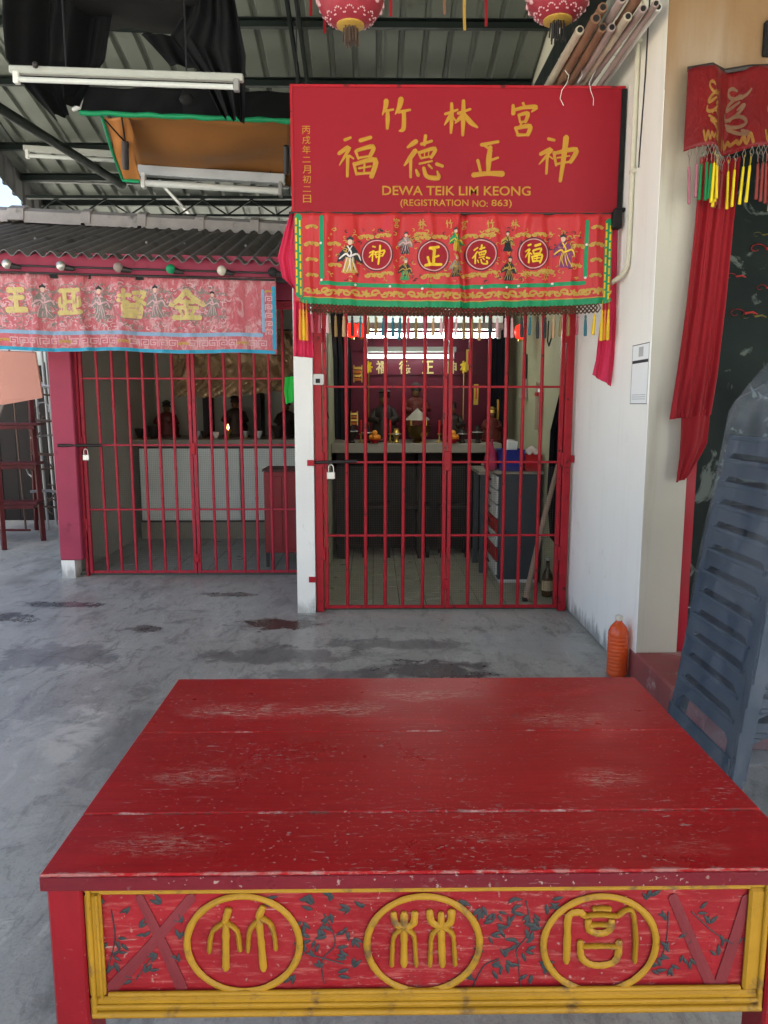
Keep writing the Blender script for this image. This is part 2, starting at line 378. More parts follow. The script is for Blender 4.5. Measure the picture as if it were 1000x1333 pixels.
STAINS_AND_LIGHT = [(-.66, 4.95, .34, .16, (.05, .028, .022), .92), (-2.9, 5.1, .55, .22, (.03, .032, .034), .85), (-2.35, 5.45, .35, .1, (.045, .047, .05), .8),
          (-1.55, 4.85, .16, .08, (.05, .05, .05), .8), (.30, 4.02, .5, .2, (.035, .037, .04), .85), (-.6, 4.3, .5, .2, (.06, .065, .068), .6), (.12, 4.5, .7, .12, (.06, .066, .07), .6),
          (-1.15, 5.75, .22, .08, (.06, .05, .045), .8), (-1.9, 4.3, .5, .25, (.07, .076, .08), .55), (-1.45, 2.9, .30, .7, (.50, .49, .46), .42), (-1.35, 3.2, .16, .35, (.60, .58, .53), .45), (-1.6, 2.0, .5, .5, (.40, .40, .39), .4),  # the pale entries here paint a soft pool of light into the floor
          (-.2, 3.9, .5, .22, (.07, .076, .08), .6), (1.0, 4.5, .45, .3, (.36, .38, .38), .5), (-1.0, 3.2, .35, .5, (.11, .118, .12), .5), (-2.4, 3.6, .5, .3, (.38, .40, .40), .5)]
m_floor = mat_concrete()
m_white = mat_wall('white_wall_paint', (.90, .885, .83), (.24, .24, .22), (.66, .62, .48), (2.0, 4.6))
m_cream = mat_wall('cream_smoked_wall', (.52, .50, .43), (.30, .28, .25), (.22, .12, .045), (2.3, 3.4))
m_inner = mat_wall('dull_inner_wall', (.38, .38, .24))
m_greyin = mat_wall('grey_block_paint', (.42, .42, .35))
m_column = mat_wall('white_column_paint', (.84, .84, .80), (.35, .36, .34))
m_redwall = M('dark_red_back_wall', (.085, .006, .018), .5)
m_roof = M('roof_sheet_underside', (.165, .18, .155), .45, .15, 3, .08, 30, .15, (.10, .105, .085), (.56, .74), 2.2)
m_steel = M('dark_green_steel', (.012, .018, .016), .6, .3, 8, .2, 50, .3, (.06, .035, .02), (.62, .72), 9)
m_zinc = M('dull_zinc', (.13, .13, .13), .55, .3, 4, .1, 30, .4)
m_asb = M('weathered_cement_sheet', (.17, .16, .155), .9, .35, 7, .5, 60, 0, (.05, .048, .045), (.52, .75), 4)
m_asb2 = M('weathered_ridge_cement', (.36, .33, .32), .9, .25, 9, .4, 60, 0, (.13, .12, .11), (.55, .75), 6)
m_pinkbeam = M('faded_magenta_paint', (.33, .045, .085), .5, .2, 5, .15, 40, 0, (.18, .03, .05), (.58, .75), 6)
m_gate = M('red_gate_paint', (.38, .014, .025), .38, .25, 14, .3, 120, 0, (.09, .015, .015), (.57, .68), 22)
m_gate2 = M('faded_red_gate_paint', (.37, .026, .045), .45, .25, 14, .3, 120, 0, (.14, .018, .024), (.57, .68), 22)
m_mesh = M('galvanised_wire', (.10, .09, .075), .5, .2, 9, 0, 1, .5)
m_sign = M('red_sign_paint', (.27, .006, .017), .55, .12, 1.6, .03, 90, 0, (.24, .008, .018), (.55, .8), 2, spec=.25)
m_gold = M('gold_paint', (.42, .215, .025), .45, .12, 20, .1, 90)
m_black = M('black_edge', (.012, .012, .013), .5)
m_satin = mat_satin('red_satin', (.42, .018, .025), (.54, .04, .04), .06, 0, .24)
m_satin2 = mat_satin('faded_pink_satin', (.40, .045, .065), (.50, .15, .17), .15, 1, .32, (.62, .42, .42))
m_satin3 = mat_satin('dark_red_brocade', (.10, .004, .008), (.22, .012, .011), .05, 1, .36)
m_pinkcloth = mat_satin('magenta_cloth', (.50, .014, .06), (.58, .03, .09), .1, 0, .7)
m_redcloth = mat_satin('red_curtain_cloth', (.22, .006, .012), (.30, .008, .016), .1, 0, .75)
m_thgold = M('gold_thread', (.45, .28, .06), .5, .3, 60, .4, 220)
m_thyel = M('yellow_thread', (.72, .48, .03), .55, .2, 60, .4, 220)
m_thgreen = M('green_satin_trim', (.012, .24, .10), .4, .2, 30, .3, 90)
m_thblue = M('blue_satin_trim', (.02, .27, .42), .4, .2, 30, .4, 60)
m_thblue2 = M('faded_blue_trim', (.22, .34, .48), .5, .2, 30, .4, 60)
m_thwhite = M('white_thread', (.68, .62, .60), .5, .15, 50, .3, 150)
m_thpink = M('pale_pink_thread', (.60, .36, .38), .5, .2, 50, .3, 150)
m_thdark = M('dark_thread', (.025, .03, .035), .6, .4, 50, .4, 150)
m_thgrey = M('grey_silver_thread', (.22, .20, .18), .5, .5, 60, .5, 150)
m_thpurple = M('purple_thread', (.20, .04, .13), .55, .3, 50, .4, 150)
m_thskin = M('skin_thread', (.62, .42, .32), .6)
m_thpale = M('pale_yellow_thread', (.54, .44, .17), .55, .25, 50, .4, 150, 0, (.45, .25, .22), (.52, .68), 30)
m_net = M('black_shade_net', (.0045, .005, .006), .85, .4, 8, .3, 130, spec=.15)
m_netgrey = M('grey_shade_net', (.013, .013, .013), .85, .3, 4, .2, 130, spec=.15)
m_tarp = M('brown_tarpaulin', (.25, .105, .03), .55, .25, 3, .25, 18, 0, (.18, .07, .02), (.56, .8), 3)
m_lampw = M('white_lamp_enamel', (.36, .37, .34), .4, .1, 8, .05, 40, 0, (.20, .18, .15), (.64, .78), 10)
m_tubeoff = M('unlit_tube_glass', (.52, .54, .52), .2, .03)
m_tubeon = mat_emit('lit_tube', (.93, 1.0, .95), 3.6)
m_tubeon2 = mat_emit('dim_lit_tube', (.93, 1.0, .98), 1.2)
m_lantred = M('red_lantern_skin', (.27, .03, .045), .5, .25, 12, .2, 60)
m_lantlit = M('glowing_red_lantern', (.35, .02, .012), .5, emit=(1, .03, .015), es=.16)
m_white2 = M('old_white_plastic', (.62, .62, .59), .45, .1)
m_paper = M('white_paper', (.86, .88, .88), .7, .04)
m_ink = M('grey_print', (.03, .03, .035), .7)
m_ink2 = M('pale_grey_print', (.45, .46, .47), .7)
m_conduit = M('cream_conduit', (.58, .55, .44), .45, .1)
m_bamA = M('pale_bamboo', (.42, .36, .27), .55, .3, 12, .3, 60, 0, (.16, .12, .09), (.55, .75), 9)
m_bamB = M('brown_bamboo', (.19, .10, .06), .6, .35, 12, .3, 60)
m_bamC = M('mauve_grey_bamboo', (.30, .23, .21), .6, .3, 12, .3, 60)
m_step = M('red_oxide_step', (.27, .075, .07), .6, .35, 7, .4, 50, 0, (.36, .28, .26), (.55, .72), 8)
m_door = M('red_door_frame', (.36, .012, .03), .4)
m_mural = mat_mural()
m_chair = M('slate_blue_plastic', (.036, .054, .078), .48, .18, 5, .12, 60, 0, (.045, .06, .08), (.55, .8), 7)
m_film = mat_clear('clear_plastic_sheet', (.86, .91, .96), .14, .11)
m_bottle = M('orange_drink', (.92, .13, .025), .08, .05, 5, 0, trans=.4, spec=.5)
m_cap = M('clear_cap', (.62, .58, .50), .35)
m_brass = M('aged_brass', (.45, .30, .07), .35, .3, 15, .15, 60, .8)
m_lock = M('steel_padlock', (.55, .54, .50), .35, .15, 10, .1, 50, .7)
m_iron = M('dark_iron', (.05, .045, .045), .5, .3, 10, .2, 60, .5)
m_wood = M('dark_red_wood', (.075, .010, .012), .5, .4, 10, .25, 40, 0, (.03, .01, .01), (.55, .75), 6)
m_stick = M('pale_wood_pole', (.36, .27, .20), .7, .3, 9, .3, 60)
m_salmon = M('salmon_board', (.50, .24, .19), .75, .12, 3, .1, 50)
m_alu = M('dull_steel_tube', (.30, .30, .30), .4, .25, 9, .05, 40, .7)
m_rust = M('rusty_tube', (.11, .075, .06), .65, .4, 12, .3, 60, .3)
m_altar = M('altar_terrazzo', (.26, .24, .19), .4, .15, 30, .05, 80)
m_altdark = M('dark_altar_wood', (.010, .006, .005), .5, .4, 8)
m_panel = M('pale_green_panel', (.72, .78, .73), .35, .12, 3, .05, 40)
m_tile = M('cream_floor_tile', (.26, .26, .20), .35, .07, 5, .05, 40)
m_tilegrey = M('grey_floor_tile', (.26, .28, .27), .35, .07, 5, .05, 40)
m_grout = M('dark_grout', (.10, .10, .09), .9)
m_slate = M('slate_grey_cabinet', (.045, .06, .075), .45, .15)
m_drawer = M('white_drawer', (.62, .62, .60), .4, .08)
m_blue = M('blue_plastic', (.015, .03, .22), .4)
m_redp = M('red_plastic', (.42, .015, .02), .4)
m_pinkbag = M('pink_plastic_bag', (.40, .04, .10), .35, .2, 9, .5, 12)
m_redcab = M('red_cabinet', (.30, .02, .03), .4, .2, 8)
m_statue = M('sooty_statue', (.025, .018, .015), .45, .5, 20, .3, 50)
m_statue2 = M('sooty_red_statue', (.10, .02, .015), .45, .5, 25, .3, 50)
m_green = M('bright_green_cloth', (.02, .42, .05), .6, .2, 9, .4, 20)
m_foil = M('crumpled_gold_foil', (.30, .20, .11), .28, .5, 7, 1.0, 9, .25)
m_flame = mat_emit('flame', (1, .40, .10), 5)
m_blackcl = M('black_cloth', (.006, .006, .009), .9, .3, spec=.1)
m_glassb = M('brown_glass', (.14, .08, .02), .1, .1, 5, 0, trans=.6)
m_label = M('paper_label', (.5, .40, .25), .6)
m_tabletop = None
# ================================================================ GROUND
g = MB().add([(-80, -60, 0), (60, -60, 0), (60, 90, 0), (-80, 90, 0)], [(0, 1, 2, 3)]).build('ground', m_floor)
tag(g, 'grey stained concrete yard floor', kind='structure')

# ================================================================ CANOPY ROOF
def roofz(Y): return 6.16 - .26 * Y if Y > 2 else 5.64 - .24 * (2 - Y)
can = thing('canopy_roof', 'high ribbed metal canopy roof on dark green steel purlins', 'roof', (-1.2, 6, roofz(6)))
def rib_profile(x0, n, pitch=.2):
    pr = []
    for i in range(n):
        a = x0 + i * pitch
        pr += [(a, 0), (a + .130, 0), (a + .145, .032), (a + .175, .032), (a + .19, 0)]
    pr.append((x0 + n * pitch, 0)); return pr
def rib_sheet(x0, n, Y0, Y1, dz=0):
    mb = MB(); pr = rib_profile(x0, n); vs = []
    for Y in (Y0, Y1):
        for (x, h) in pr: vs.append((x, Y, roofz(Y) + h + dz))
    k = len(pr); mb.add(vs, [(i, i + 1, k + i + 1, k + i) for i in range(k - 1)]); return mb
x = -3.85; i = 0
while x < 1.4:
    rib_sheet(x, 4, 4.0, 10.6, .012 * (i % 2)).build('roof_sheet', m_roof, can); x += .785; i += 1
front = MB()
xx = -3.85
rib_sheet(-3.85, 40, 2.0, 4.06, .03).build('upper_roof_sheet', m_roof, can)
mb = MB(); vs = []
pr = rib_profile(-3.85, 40)
for Y in (2.0, -3.6): vs += [(q[0], Y, roofz(Y) + q[1] + .03) for q in pr]
mb.add(vs, [(i, i + 1, len(pr) + i + 1, len(pr) + i) for i in range(len(pr) - 1)]).build('unseen_front_roof_sheet', m_roof, can)  # unseen slope, extended behind the camera to keep direct sun off the table
MB().bx(1.62, 4.2, 2.0, 10.6, 5.1, 5.2).build('hall_roof_sheet', m_roof, can)
for Y in (5.0, 5.7, 6.33, 6.99, 7.92, 8.45, 8.95):       # cold-formed C purlins
    z = roofz(Y) - .012
    p = MB(); d = .065
    p.bx(-3.8, 1.40, Y - .025, Y + .025, z - .006, z); p.bx(-3.8, 1.40, Y + .019, Y + .025, z - d, z - .0065); p.bx(-3.8, 1.40, Y - .025, Y + .0185, z - d - .006, z - d)
    p.build('purlin', m_steel, can)
for X, wd in ((-.60, .035),):
    mb = MB()
    for dx in (-wd, wd):
        mb.add([(X + dx + a, Y, roofz(Y) - .13 + b) for Y in (4.0, 10.3) for a, b in ((-.012, 0), (.012, 0), (.012, -.09), (-.012, -.09))],
               [(0, 1, 5, 4), (1, 2, 6, 5), (2, 3, 7, 6), (3, 0, 4, 7), (0, 3, 2, 1), (4, 5, 6, 7)])
    mb.build('rafter', m_steel, can)
# lattice girder near the far eave
YT = 8.35; zt = 3.70
mb = MB().bx(-3.7, 1.38, YT - .03, YT + .03, zt - .03, zt); mb.build('truss_chord', m_steel, can)
mb = MB().bx(-3.7, 1.38, YT - .025, YT + .025, zt - .21, zt - .185); mb.build('truss_chord', m_steel, can)
x = -3.65; k = 0
while x < .0:
    MB().tube([(x, YT, zt - .03 if k % 2 else zt - .19), (x + .26, YT, zt - .19 if k % 2 else zt - .03)], .009, 6).build('truss_web', m_steel, can); x += .26; k += 1
a = P(-8, 136, 6.3); b = P(160, 241, 8.3)
MB().tube([a, b], .042, 10).build('diagonal_brace', m_steel, can, smooth=50)
MB().tube([P(208, 236, 7.4), P(246, 278, 8.6)], .018, 8).build('stay_rod', m_alu, can, smooth=50)
MB().tube([P(17, 236, 8.6), P(376, 244, 8.6)], .011, 6).build('stay_rod', m_alu, can, smooth=50)
MB().tube([P(20, 188, 7.9), P(0, 160, 7.4)], .010, 6).build('stay_rod', m_steel, can, smooth=50)
# verge cladding on the open left side
x = 4.0
while x < 10.4:
    mb = MB(); n = 4; vs = []
    for j, (y, h) in enumerate(rib_profile(x, n, .2)):
        vs += [(-3.80 - h, y, roofz(y) + .10), (-3.80 - h, y, roofz(y) - .30)]
    kk = len(vs) // 2; mb.add(vs, [(2 * i, 2 * i + 2, 2 * i + 3, 2 * i + 1) for i in range(kk - 1)]).build('verge_sheet', m_zinc, can); x += .79
# canopy posts (outside the left of the view) and wall beam
for Y in (-3.4, 4.1, 10.2):
    MB().bx(-3.80, -3.70, Y - .05, Y + .05, 0, roofz(Y) - .02).build('canopy_post', m_steel, can)
MB().bx(1.20, 1.30, 3.9, 9.0, 3.72, 3.86).build('wall_beam', m_steel, can)

# ================================================================ HALL ON THE RIGHT (white side wall, smoked front, doorway)
WX = 1.42; WY = 3.85
hall = thing('temple_hall', 'white walled temple hall with smoke stained front and red doorway', 'building', (1.5, WY, 0))
MB().bx(WX, 1.58, WY, 10.6, 0, 5.3, .007).build('side_wall', m_white, hall)
MB().bx(WX + .003, 1.64, WY - .004, WY + .20, .165, 3.02).build('pier', m_cream, hall)
MB().bx(WX + .002, 4.6, WY - .003, WY + .20, 3.02, 5.3).build('lintel_wall', m_cream, hall)
MB().bx(4.2, 4.6, -1, WY + .2, 0, 5.3).build('far_wall', m_cream, hall)
MB().bx(WX - .004, 4.6, 3.02, WY + .1, 0, .165, .012).build('step', m_step, hall)
df = MB().bx(1.642, 1.70, WY + .02, WY + .12, .165, 3.0); df.build('door_frame', m_door, hall)
md = MB().bx(1.60, 4.4, 4.75, 4.80, .165, 3.6).build('painted_door_panel', m_mural, hall)
MB().bx(1.58, 4.4, WY + .2, 4.75, .0, .16).build('threshold', m_iron, hall)
def curl(cx, cz, s, col, name):
    mb = MB()
    pts = [(cx + s * r * math.cos(a), 4.738, cz + s * .6 * r * math.sin(a)) for a, r in [(k * .55, 1 - k * .075) for k in range(11)]]
    mb.tube(pts, [s * .16 * (1 - .06 * k) for k in range(11)], 6, flat=.35); mb.tube([(cx + s, 4.738, cz), (cx + 1.9 * s, 4.738, cz + .15 * s), (cx + 2.5 * s, 4.738, cz - .1 * s)], [s * .15, s * .13, .004], 6)
    mb.build(name, col, md, smooth=60)
m_curl = M('red_cloud_paint', (.42, .04, .04), .5); m_curl2 = M('olive_cloud_paint', (.18, .16, .05), .5)
for (px, py, s, c) in ((958, 408, .055, m_curl), (985, 324, .06, m_curl), (985, 306, .035, m_curl2), (990, 375, .04, m_curl), (972, 412, .05, m_curl2), (950, 360, .04, m_curl)):
    q = P(px, py, 4.74); curl(q.x, q.z, s, c, 'painted_cloud')
# right forecourt box of the painted dark plaque high on the front
q0 = P(993, 30, WY); pl = thing('wall_plaque', 'dark framed plaque high on the smoke stained hall front', 'plaque', (q0.x + .2, WY - .02, 3.1))
MB().bx(q0.x, q0.x + .5, WY - .035, WY - .005, P(993, 76, WY).z, q0.z, .006).build('plaque_frame', m_black, pl)
MB().bx(q0.x + .03, q0.x + .47, WY - .041, WY - .037, P(993, 76, WY).z + .03, q0.z - .03).build('plaque_board', m_iron, pl)

# ================================================================ MAIN SHRINE
GY = 5.27
shr = thing('main_shrine', 'narrow main shrine room behind the red gate under the big sign', 'shrine', (.5, GY, 0))
MB().bx(-.555, -.425, GY - .06, 7.9, 0, 2.62).build('left_wall', m_column, shr)
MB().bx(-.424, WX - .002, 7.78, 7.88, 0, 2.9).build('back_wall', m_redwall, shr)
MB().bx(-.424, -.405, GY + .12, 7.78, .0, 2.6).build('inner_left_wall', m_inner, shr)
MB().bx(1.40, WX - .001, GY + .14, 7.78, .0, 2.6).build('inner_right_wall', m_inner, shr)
MB().bx(-.556, WX - .002, GY + .0, 7.9, 2.622, 2.72).build('shrine_ceiling', m_column, shr)
MB().bx(-.42, WX - .002, GY - .02, GY + .06, 2.19, 2.61).build('lintel', m_gate, shr)
MB().bx(-.42, WX - .004, GY + .03, 7.78, .001, .012).build('floor_bed', m_grout, shr)
def tiles(x0, x1, y0, y1, s, mat, par, z=.012):
    me = MB().box((0, 0, .004), (s - .006, s - .006, .008), None, .0015); proto = None
    nx = int((x1 - x0) / s); ny = int((y1 - y0) / s)
    for i in range(nx):
        for j in range(ny):
            if proto is None:
                o = me.build('floor_tile', mat, None); proto = o
            else:
                o = bpy.data.objects.new('floor_tile', proto.data); C.objects.link(o)
            o.parent = par; o.matrix_parent_inverse = Matrix.Translation(-Vector(par.location))
            o.location = (x0 + s * (i + .5), y0 + s * (j + .5), z + random.uniform(-.0008, .0008)); o.rotation_euler = (random.uniform(-.002, .002), random.uniform(-.002, .002), 0)
tiles(-.41, 1.42, GY + .04, 7.78, .20, m_tile, shr)

# ================================================================ SIDE SHRINE ON THE LEFT
LY = 6.42
sid = thing('side_shrine', 'side shrine with grey corrugated roof and magenta front post', 'shrine', (-1.6, LY, 0))
MB().bx(-2.72, -2.53, LY - .10, LY + .06, .16, 2.36, .008).build('front_post', m_pinkbeam, sid)
MB().bx(-2.715, -2.60, LY - .095, LY + .05, 0, .158).build('post_foot', m_column, sid)
MB().bx(-2.715, -2.62, LY + .062, 9.0, 0, 2.6).build('left_wall', m_greyin, sid)
MB().bx(-2.82, -.56, 9.0, 9.1, 0, 2.9).build('back_wall', m_greyin, sid)
MB().bx(-.575, -.557, LY + .0, 9.0, 0, 2.6).build('right_wall', m_greyin, sid)
MB().bx(-2.70, -.58, LY + .02, 9.0, .001, .02).build('floor_bed', m_grout, sid)
tiles(-2.70, -.58, LY + .03, 9.0, .30, m_tilegrey, sid, .02)
# fascia beam (falls slightly to the right), eave about 0.5 m in front of the gate
EY = 6.02
fl, fr = P(-140, 349, EY - .0), P(372, 359, EY)
def slopez(x, z0=0): return fl.z + (fr.z - fl.z) * (x - fl.x) / (fr.x - fl.x) + z0
mb = MB(); mb.add([(x, y, slopez(x, dz)) for x in (fl.x, -.60) for y in (EY - .03, EY + .05) for dz in (-.02, .135)],
                  [(0, 1, 3, 2), (4, 6, 7, 5), (0, 4, 5, 1), (2, 3, 7, 6), (1, 5, 7, 3), (0, 2, 6, 4)])
mb.build('fascia_beam', m_pinkbeam, sid)
mb = MB(); mb.add([(x, y, slopez(x, dz)) for x in (fl.x, -.60) for y in (EY - .045, EY - .0305) for dz in (-.06, -.021)],
                  [(0, 1, 3, 2), (4, 6, 7, 5), (0, 4, 5, 1), (2, 3, 7, 6), (1, 5, 7, 3), (0, 2, 6, 4)])
mb.build('dark_batten', m_black, sid)
MB().bx(-2.7, -.58, LY - .05, LY + .05, 2.36, 2.60).build('gate_lintel', m_pinkbeam, sid)
# corrugated cement roof: overlapping sheets, then ridge caps
rf = bpy.data.objects.new('roof', None); C.objects.link(rf); rf.parent = sid; rf.matrix_parent_inverse = Matrix.Translation(-Vector(sid.location))
eave_l, eave_r = P(-160, 322, EY - .14), P(366, 342, EY - .14)
RY = 7.7
rl, rr = P(-150, 282, RY), P(378, 296, RY)
PITC = .118; x0, x1 = eave_l.x, -.50
nw = int((x1 - x0) / PITC)
def rz_(x, t):
    ze = eave_l.z + (eave_r.z - eave_l.z) * (x - eave_l.x) / (eave_r.x - eave_l.x)
    zr = rl.z + (rr.z - rl.z) * (x - rl.x) / (rr.x - rl.x)
    return ze + (zr - ze) * t
k = 0
for s0 in range(0, nw, 7):
    n = min(7, nw - s0) * 8
    xa = x0 + s0 * PITC; xb = xa + n / 8 * PITC
    fn = lambda u, v: (xa + (xb - xa) * u, EY - .14 + .012 * (k % 2) + (RY + .1 - EY + .14) * v, rz_(xa + (xb - xa) * u, v) + .022 * math.cos(2 * math.pi * (xa + (xb - xa) * u - x0) / PITC) + .004 * (k % 2))
    MB().sheet(fn, n, 6, -.007, (0, 0, 1)).build('corrugated_sheet', m_asb, rf, smooth=60); k += 1
# back slope so that the ridge is real from anywhere
MB().add([(x0, RY + .1, rz_(x0, 1)), (x1, RY + .1, rz_(x1, 1)), (x1, 9.2, rz_(x1, .35)), (x0, 9.2, rz_(x0, .35))], [(0, 1, 2, 3)]).build('rear_slope', m_asb, rf)
px = -100; i = 0
caps = [(-110, 40), (40, 125), (118, 196), (190, 270), (262, 340), (334, 385)]
for (a_, b_) in caps:
    A = P(a_, 268 + a_ * .05, RY); B = P(b_, 268 + b_ * .05, RY)
    mb = MB(); prof = [(-.17, -.13), (-.15, -.02), (-.06, .03), (.06, .03), (.15, -.02), (.17, -.13)]
    vs = []; 
    for q, e in ((A, 0), (A + (B - A) * .86, 0), (A + (B - A) * .861, .018), (B, .02)):
        vs += [(q.x, RY + dy * (1 + e * 4), q.z - .05 + dz + e) for dy, dz in prof]
    fs = [(r * 6 + c, r * 6 + c + 1, r * 6 + 7 + c, r * 6 + 6 + c) for r in range(3) for c in range(5)] + [(0, 1, 2, 3, 4, 5), (23, 22, 21, 20, 19, 18)]
    mb.add(vs, fs).build('ridge_cap', m_asb2, rf)
for px_, py_ in ((45, 296), (190, 300), (320, 318), (130, 318), (240, 322)):
    q = P(px_, py_, 6.6); MB().ball((q.x, 6.6, rz_(q.x, .34) + .03), .012, 8).build('roof_bolt', m_asb2, rf)
# ================================================================ GATES
def prism_wire(mb, a, b, wd):
    a = Vector(a); b = Vector(b); t = (b - a).normalized(); s = t.cross(Vector((0, 1, 0))).normalized() * wd / 2; d = Vector((0, wd * .8, 0))
    mb.add([a - s, a + s, a + d, b - s, b + s, b + d], [(0, 1, 4, 3), (1, 2, 5, 4), (2, 0, 3, 5), (0, 2, 1), (3, 4, 5)])
def gate(name, label, x0, x1, Y, rails, nb, mat, post_w, mesh_z, knots, lean=0):
    t = thing(name, label, 'gate', ((x0 + x1) / 2, Y, 0))
    zt = rails[-1]; z0 = rails[0]
    for s, xa in ((1, x0), (-1, x1)):
        if post_w: MB().bx(xa, xa + s * post_w, Y - .03, Y + .03, 0, zt + .05, .004).build('jamb', mat, t)
    MB().bx(x0 + post_w, x1 - post_w, Y - .025, Y + .025, zt + .01, zt + .05).build('head_rail', mat, t)
    mid = (x0 + x1) / 2 + lean; ln = []
    for li, (a, b) in enumerate(((x0 + post_w + .006, mid - .004), (mid + .004, x1 - post_w - .006))):
        sw = .028
        leaf = MB().bx(a, a + sw, Y - .016, Y + .016, z0 - .012, zt, .003).build('gate_leaf', mat, t)
        MB().bx(b - sw, b, Y - .016, Y + .016, z0 - .012, zt, .003).build('stile', mat, leaf)
        for k, z in enumerate(rails):
            h = .015 if 0 < k < len(rails) - 1 else .022
            MB().bx(a + sw, b - sw, Y - .008, Y + .008, z - h / 2, z + h / 2, .002).build('rail', mat, leaf)
        for i in range(nb):
            x = a + sw + (b - a - 2 * sw) * (i + 1) / (nb + 1) + random.uniform(-.006, .006); dx = random.uniform(-.004, .004)
            pts = [(x + dx * (z - 1), Y + random.uniform(-.001, .001), z) for z in (z0 - .008, .5, 1.0, 1.5, zt)]
            mb = MB().tube(pts, .0125, 8)
            if knots:
                for z in [z0 + .12 + .265 * q for q in range(8)]: mb.lathe([(.0126, -.012), (.0145, -.005), (.0145, .005), (.0126, .012)], (x + dx * (z - 1), Y, z), 8)
            mb.build('bar', mat, leaf, smooth=50)
        w = MB(); cell = .0165; wx = a + sw
        while wx < b - sw: prism_wire(w, (wx, Y + .020, mesh_z[0]), (wx, Y + .020, mesh_z[1]), .0011); wx += cell
        z = mesh_z[0]
        while z < mesh_z[1]: prism_wire(w, (a + sw, Y + .022, z), (b - sw, Y + .022, z), .0011); z += cell
        wo_ = w.build('wire_mesh', m_mesh, leaf); ln.append(leaf)
        for z in (rails[1] - .13, rails[2] + .02, rails[-2] + .35):
            hx = a - .002 if li == 0 else b + .002
            MB().tube([(hx, Y - .022, z - .05), (hx, Y - .022, z + .05)], .011, 8).build('hinge', mat, leaf, smooth=50)
    return t, ln, mid
gt, gl, gm = gate('steel_gate', 'red double leaf barred gate below the big sign', -.42, 1.40, GY, (.03, .56, 1.09, 1.62, 2.14), 5, m_gate, .055, (.06, 1.06), False, .03)
# lugs, bolt and its keeper
lug = MB().tube([(-.455, GY - .045, 1.09), (-.12, GY - .045, 1.10)], .011, 8); lug.tube([(-.30, GY - .045, 1.09), (-.30, GY - .075, 1.09)], .008, 6)
lug.build('sliding_bolt', m_iron, gt, smooth=50)
for z in (.25, 1.09):
    MB().bx(-.47, -.42, GY - .07, GY - .05, z - .02, z + .02).build('bolt_keeper', m_gate, gt)
MB().bx(1.395, 1.415, GY - .06, GY - .03, 1.09, 1.14).build('wall_lug', m_gate, gt)
MB().bx(gm - .022, gm + .022, GY - .03, GY - .017, 1.03, 1.17, .004).build('stile_plate', m_gate, gt)
MB().bx(gm - .02, gm + .02, GY - .03, GY - .017, .16, .24, .004).build('stile_plate', m_gate, gt)
lt, ll, lm = gate('steel_gate', 'faded red double leaf barred gate of the side shrine', -2.53, -.585, LY, (.035, .59, 1.15, 1.715, 2.30), 6, m_gate2, .02, (.06, 1.12), True, -.0)
MB().tube([(-2.67, LY - .125, 1.155), (-2.33, LY - .03, 1.15)], .013, 8).build('sliding_bolt', m_iron, lt, smooth=50)
MB().bx(lm - .02, lm + .02, LY - .03, LY - .017, 1.07, 1.17, .004).build('stile_plate', m_gate, lt)
MB().bx(lm - .02, lm + .02, LY - .03, LY - .017, .12, .2, .004).build('stile_plate', m_gate, lt)
def padlock(x, Y, z, label, s=1.0):
    t = thing('padlock', label, 'padlock', (x, Y, z), 'padlocks on the gates')
    MB().box((x, Y, z - .03 * s), (.046 * s, .018, .042 * s), None, .004).build('lock_body', m_lock, t)
    pts = [(x + .014 * s * math.cos(a), Y, z + .012 * s + .018 * s * math.sin(a)) for a in [math.pi * k / 8 for k in range(9)]]
    MB().tube([(x + .014 * s, Y, z - .012)] + pts + [(x - .014 * s, Y, z - .012)], .004, 6).build('shackle', m_lock, t, smooth=60)
q = P(431, 612, GY - .075); padlock(q.x, GY - .075, q.z, 'steel padlock on the bolt of the main red gate', 1.25)
q = P(112, 590, LY - .09); padlock(q.x, LY - .09, q.z, 'steel padlock beside the magenta post of the side gate', 1.2)
# small white switch box on the column side of the main gate
q = P(415, 494, GY - .045); sb = thing('switch_box', 'small white switch box on the left jamb of the main gate', 'switch box', (q.x, GY - .04, q.z))
MB().box((q.x, GY - .045, q.z), (.075, .03, .075), None, .005).build('box_body', m_white2, sb); MB().box((q.x - .005, GY - .062, q.z - .01), (.03, .006, .03)).build('box_slot', m_black, sb)

# ================================================================ SIGN BOARD
SY = 4.40
s_tl, s_tr, s_bl, s_br = P(381, 110, SY), P(817, 119, SY), P(383, 275, SY), P(811, 275, SY)
SX0, SX1 = (s_tl.x + s_bl.x) / 2, 1.405; SZ1, SZ0 = (s_tl.z + s_tr.z) / 2, (s_bl.z + s_br.z) / 2
sign = thing('sign_board', 'big red temple name sign with gold brush characters and English lines', 'sign', ((SX0 + SX1) / 2, SY, SZ0))
MB().bx(SX0, SX1, SY, SY + .02, SZ0, SZ1).build('board', m_sign, sign)
for (a_, b_, c_, d_) in ((SX0 - .014, SX1, SZ1 + .0005, SZ1 + .014), (SX0 - .014, SX1, SZ0 - .016, SZ0 - .0005)):
    MB().bx(a_, b_, SY - .004, SY + .024, c_, d_).build('edge_trim', m_gate, sign)
MB().bx(SX0 - .014, SX0 - .0005, SY - .004, SY + .024, SZ0, SZ1).build('edge_trim', m_gate, sign)
MB().bx(SX1 - .02, SX1 + .008, SY - .0045, SY + .024, SZ0 + .0, SZ1).build('edge_trim', m_black, sign)
def sgn(px, py, lift=1):     # sign drawing, in the photograph's sign units -> board surface
    u = (px - 382) / (814 - 382); v = (py - 112.5) / (275 - 112.5)
    return Vector((SX0 + (SX1 - SX0) * u, SY - .0025 * lift - (.0005 if lift == 0 else 0) + .001, SZ1 - (SZ1 - SZ0) * v))
ZA = lambda p: (420 + p[0] * .22, 110 + p[1] * .22)
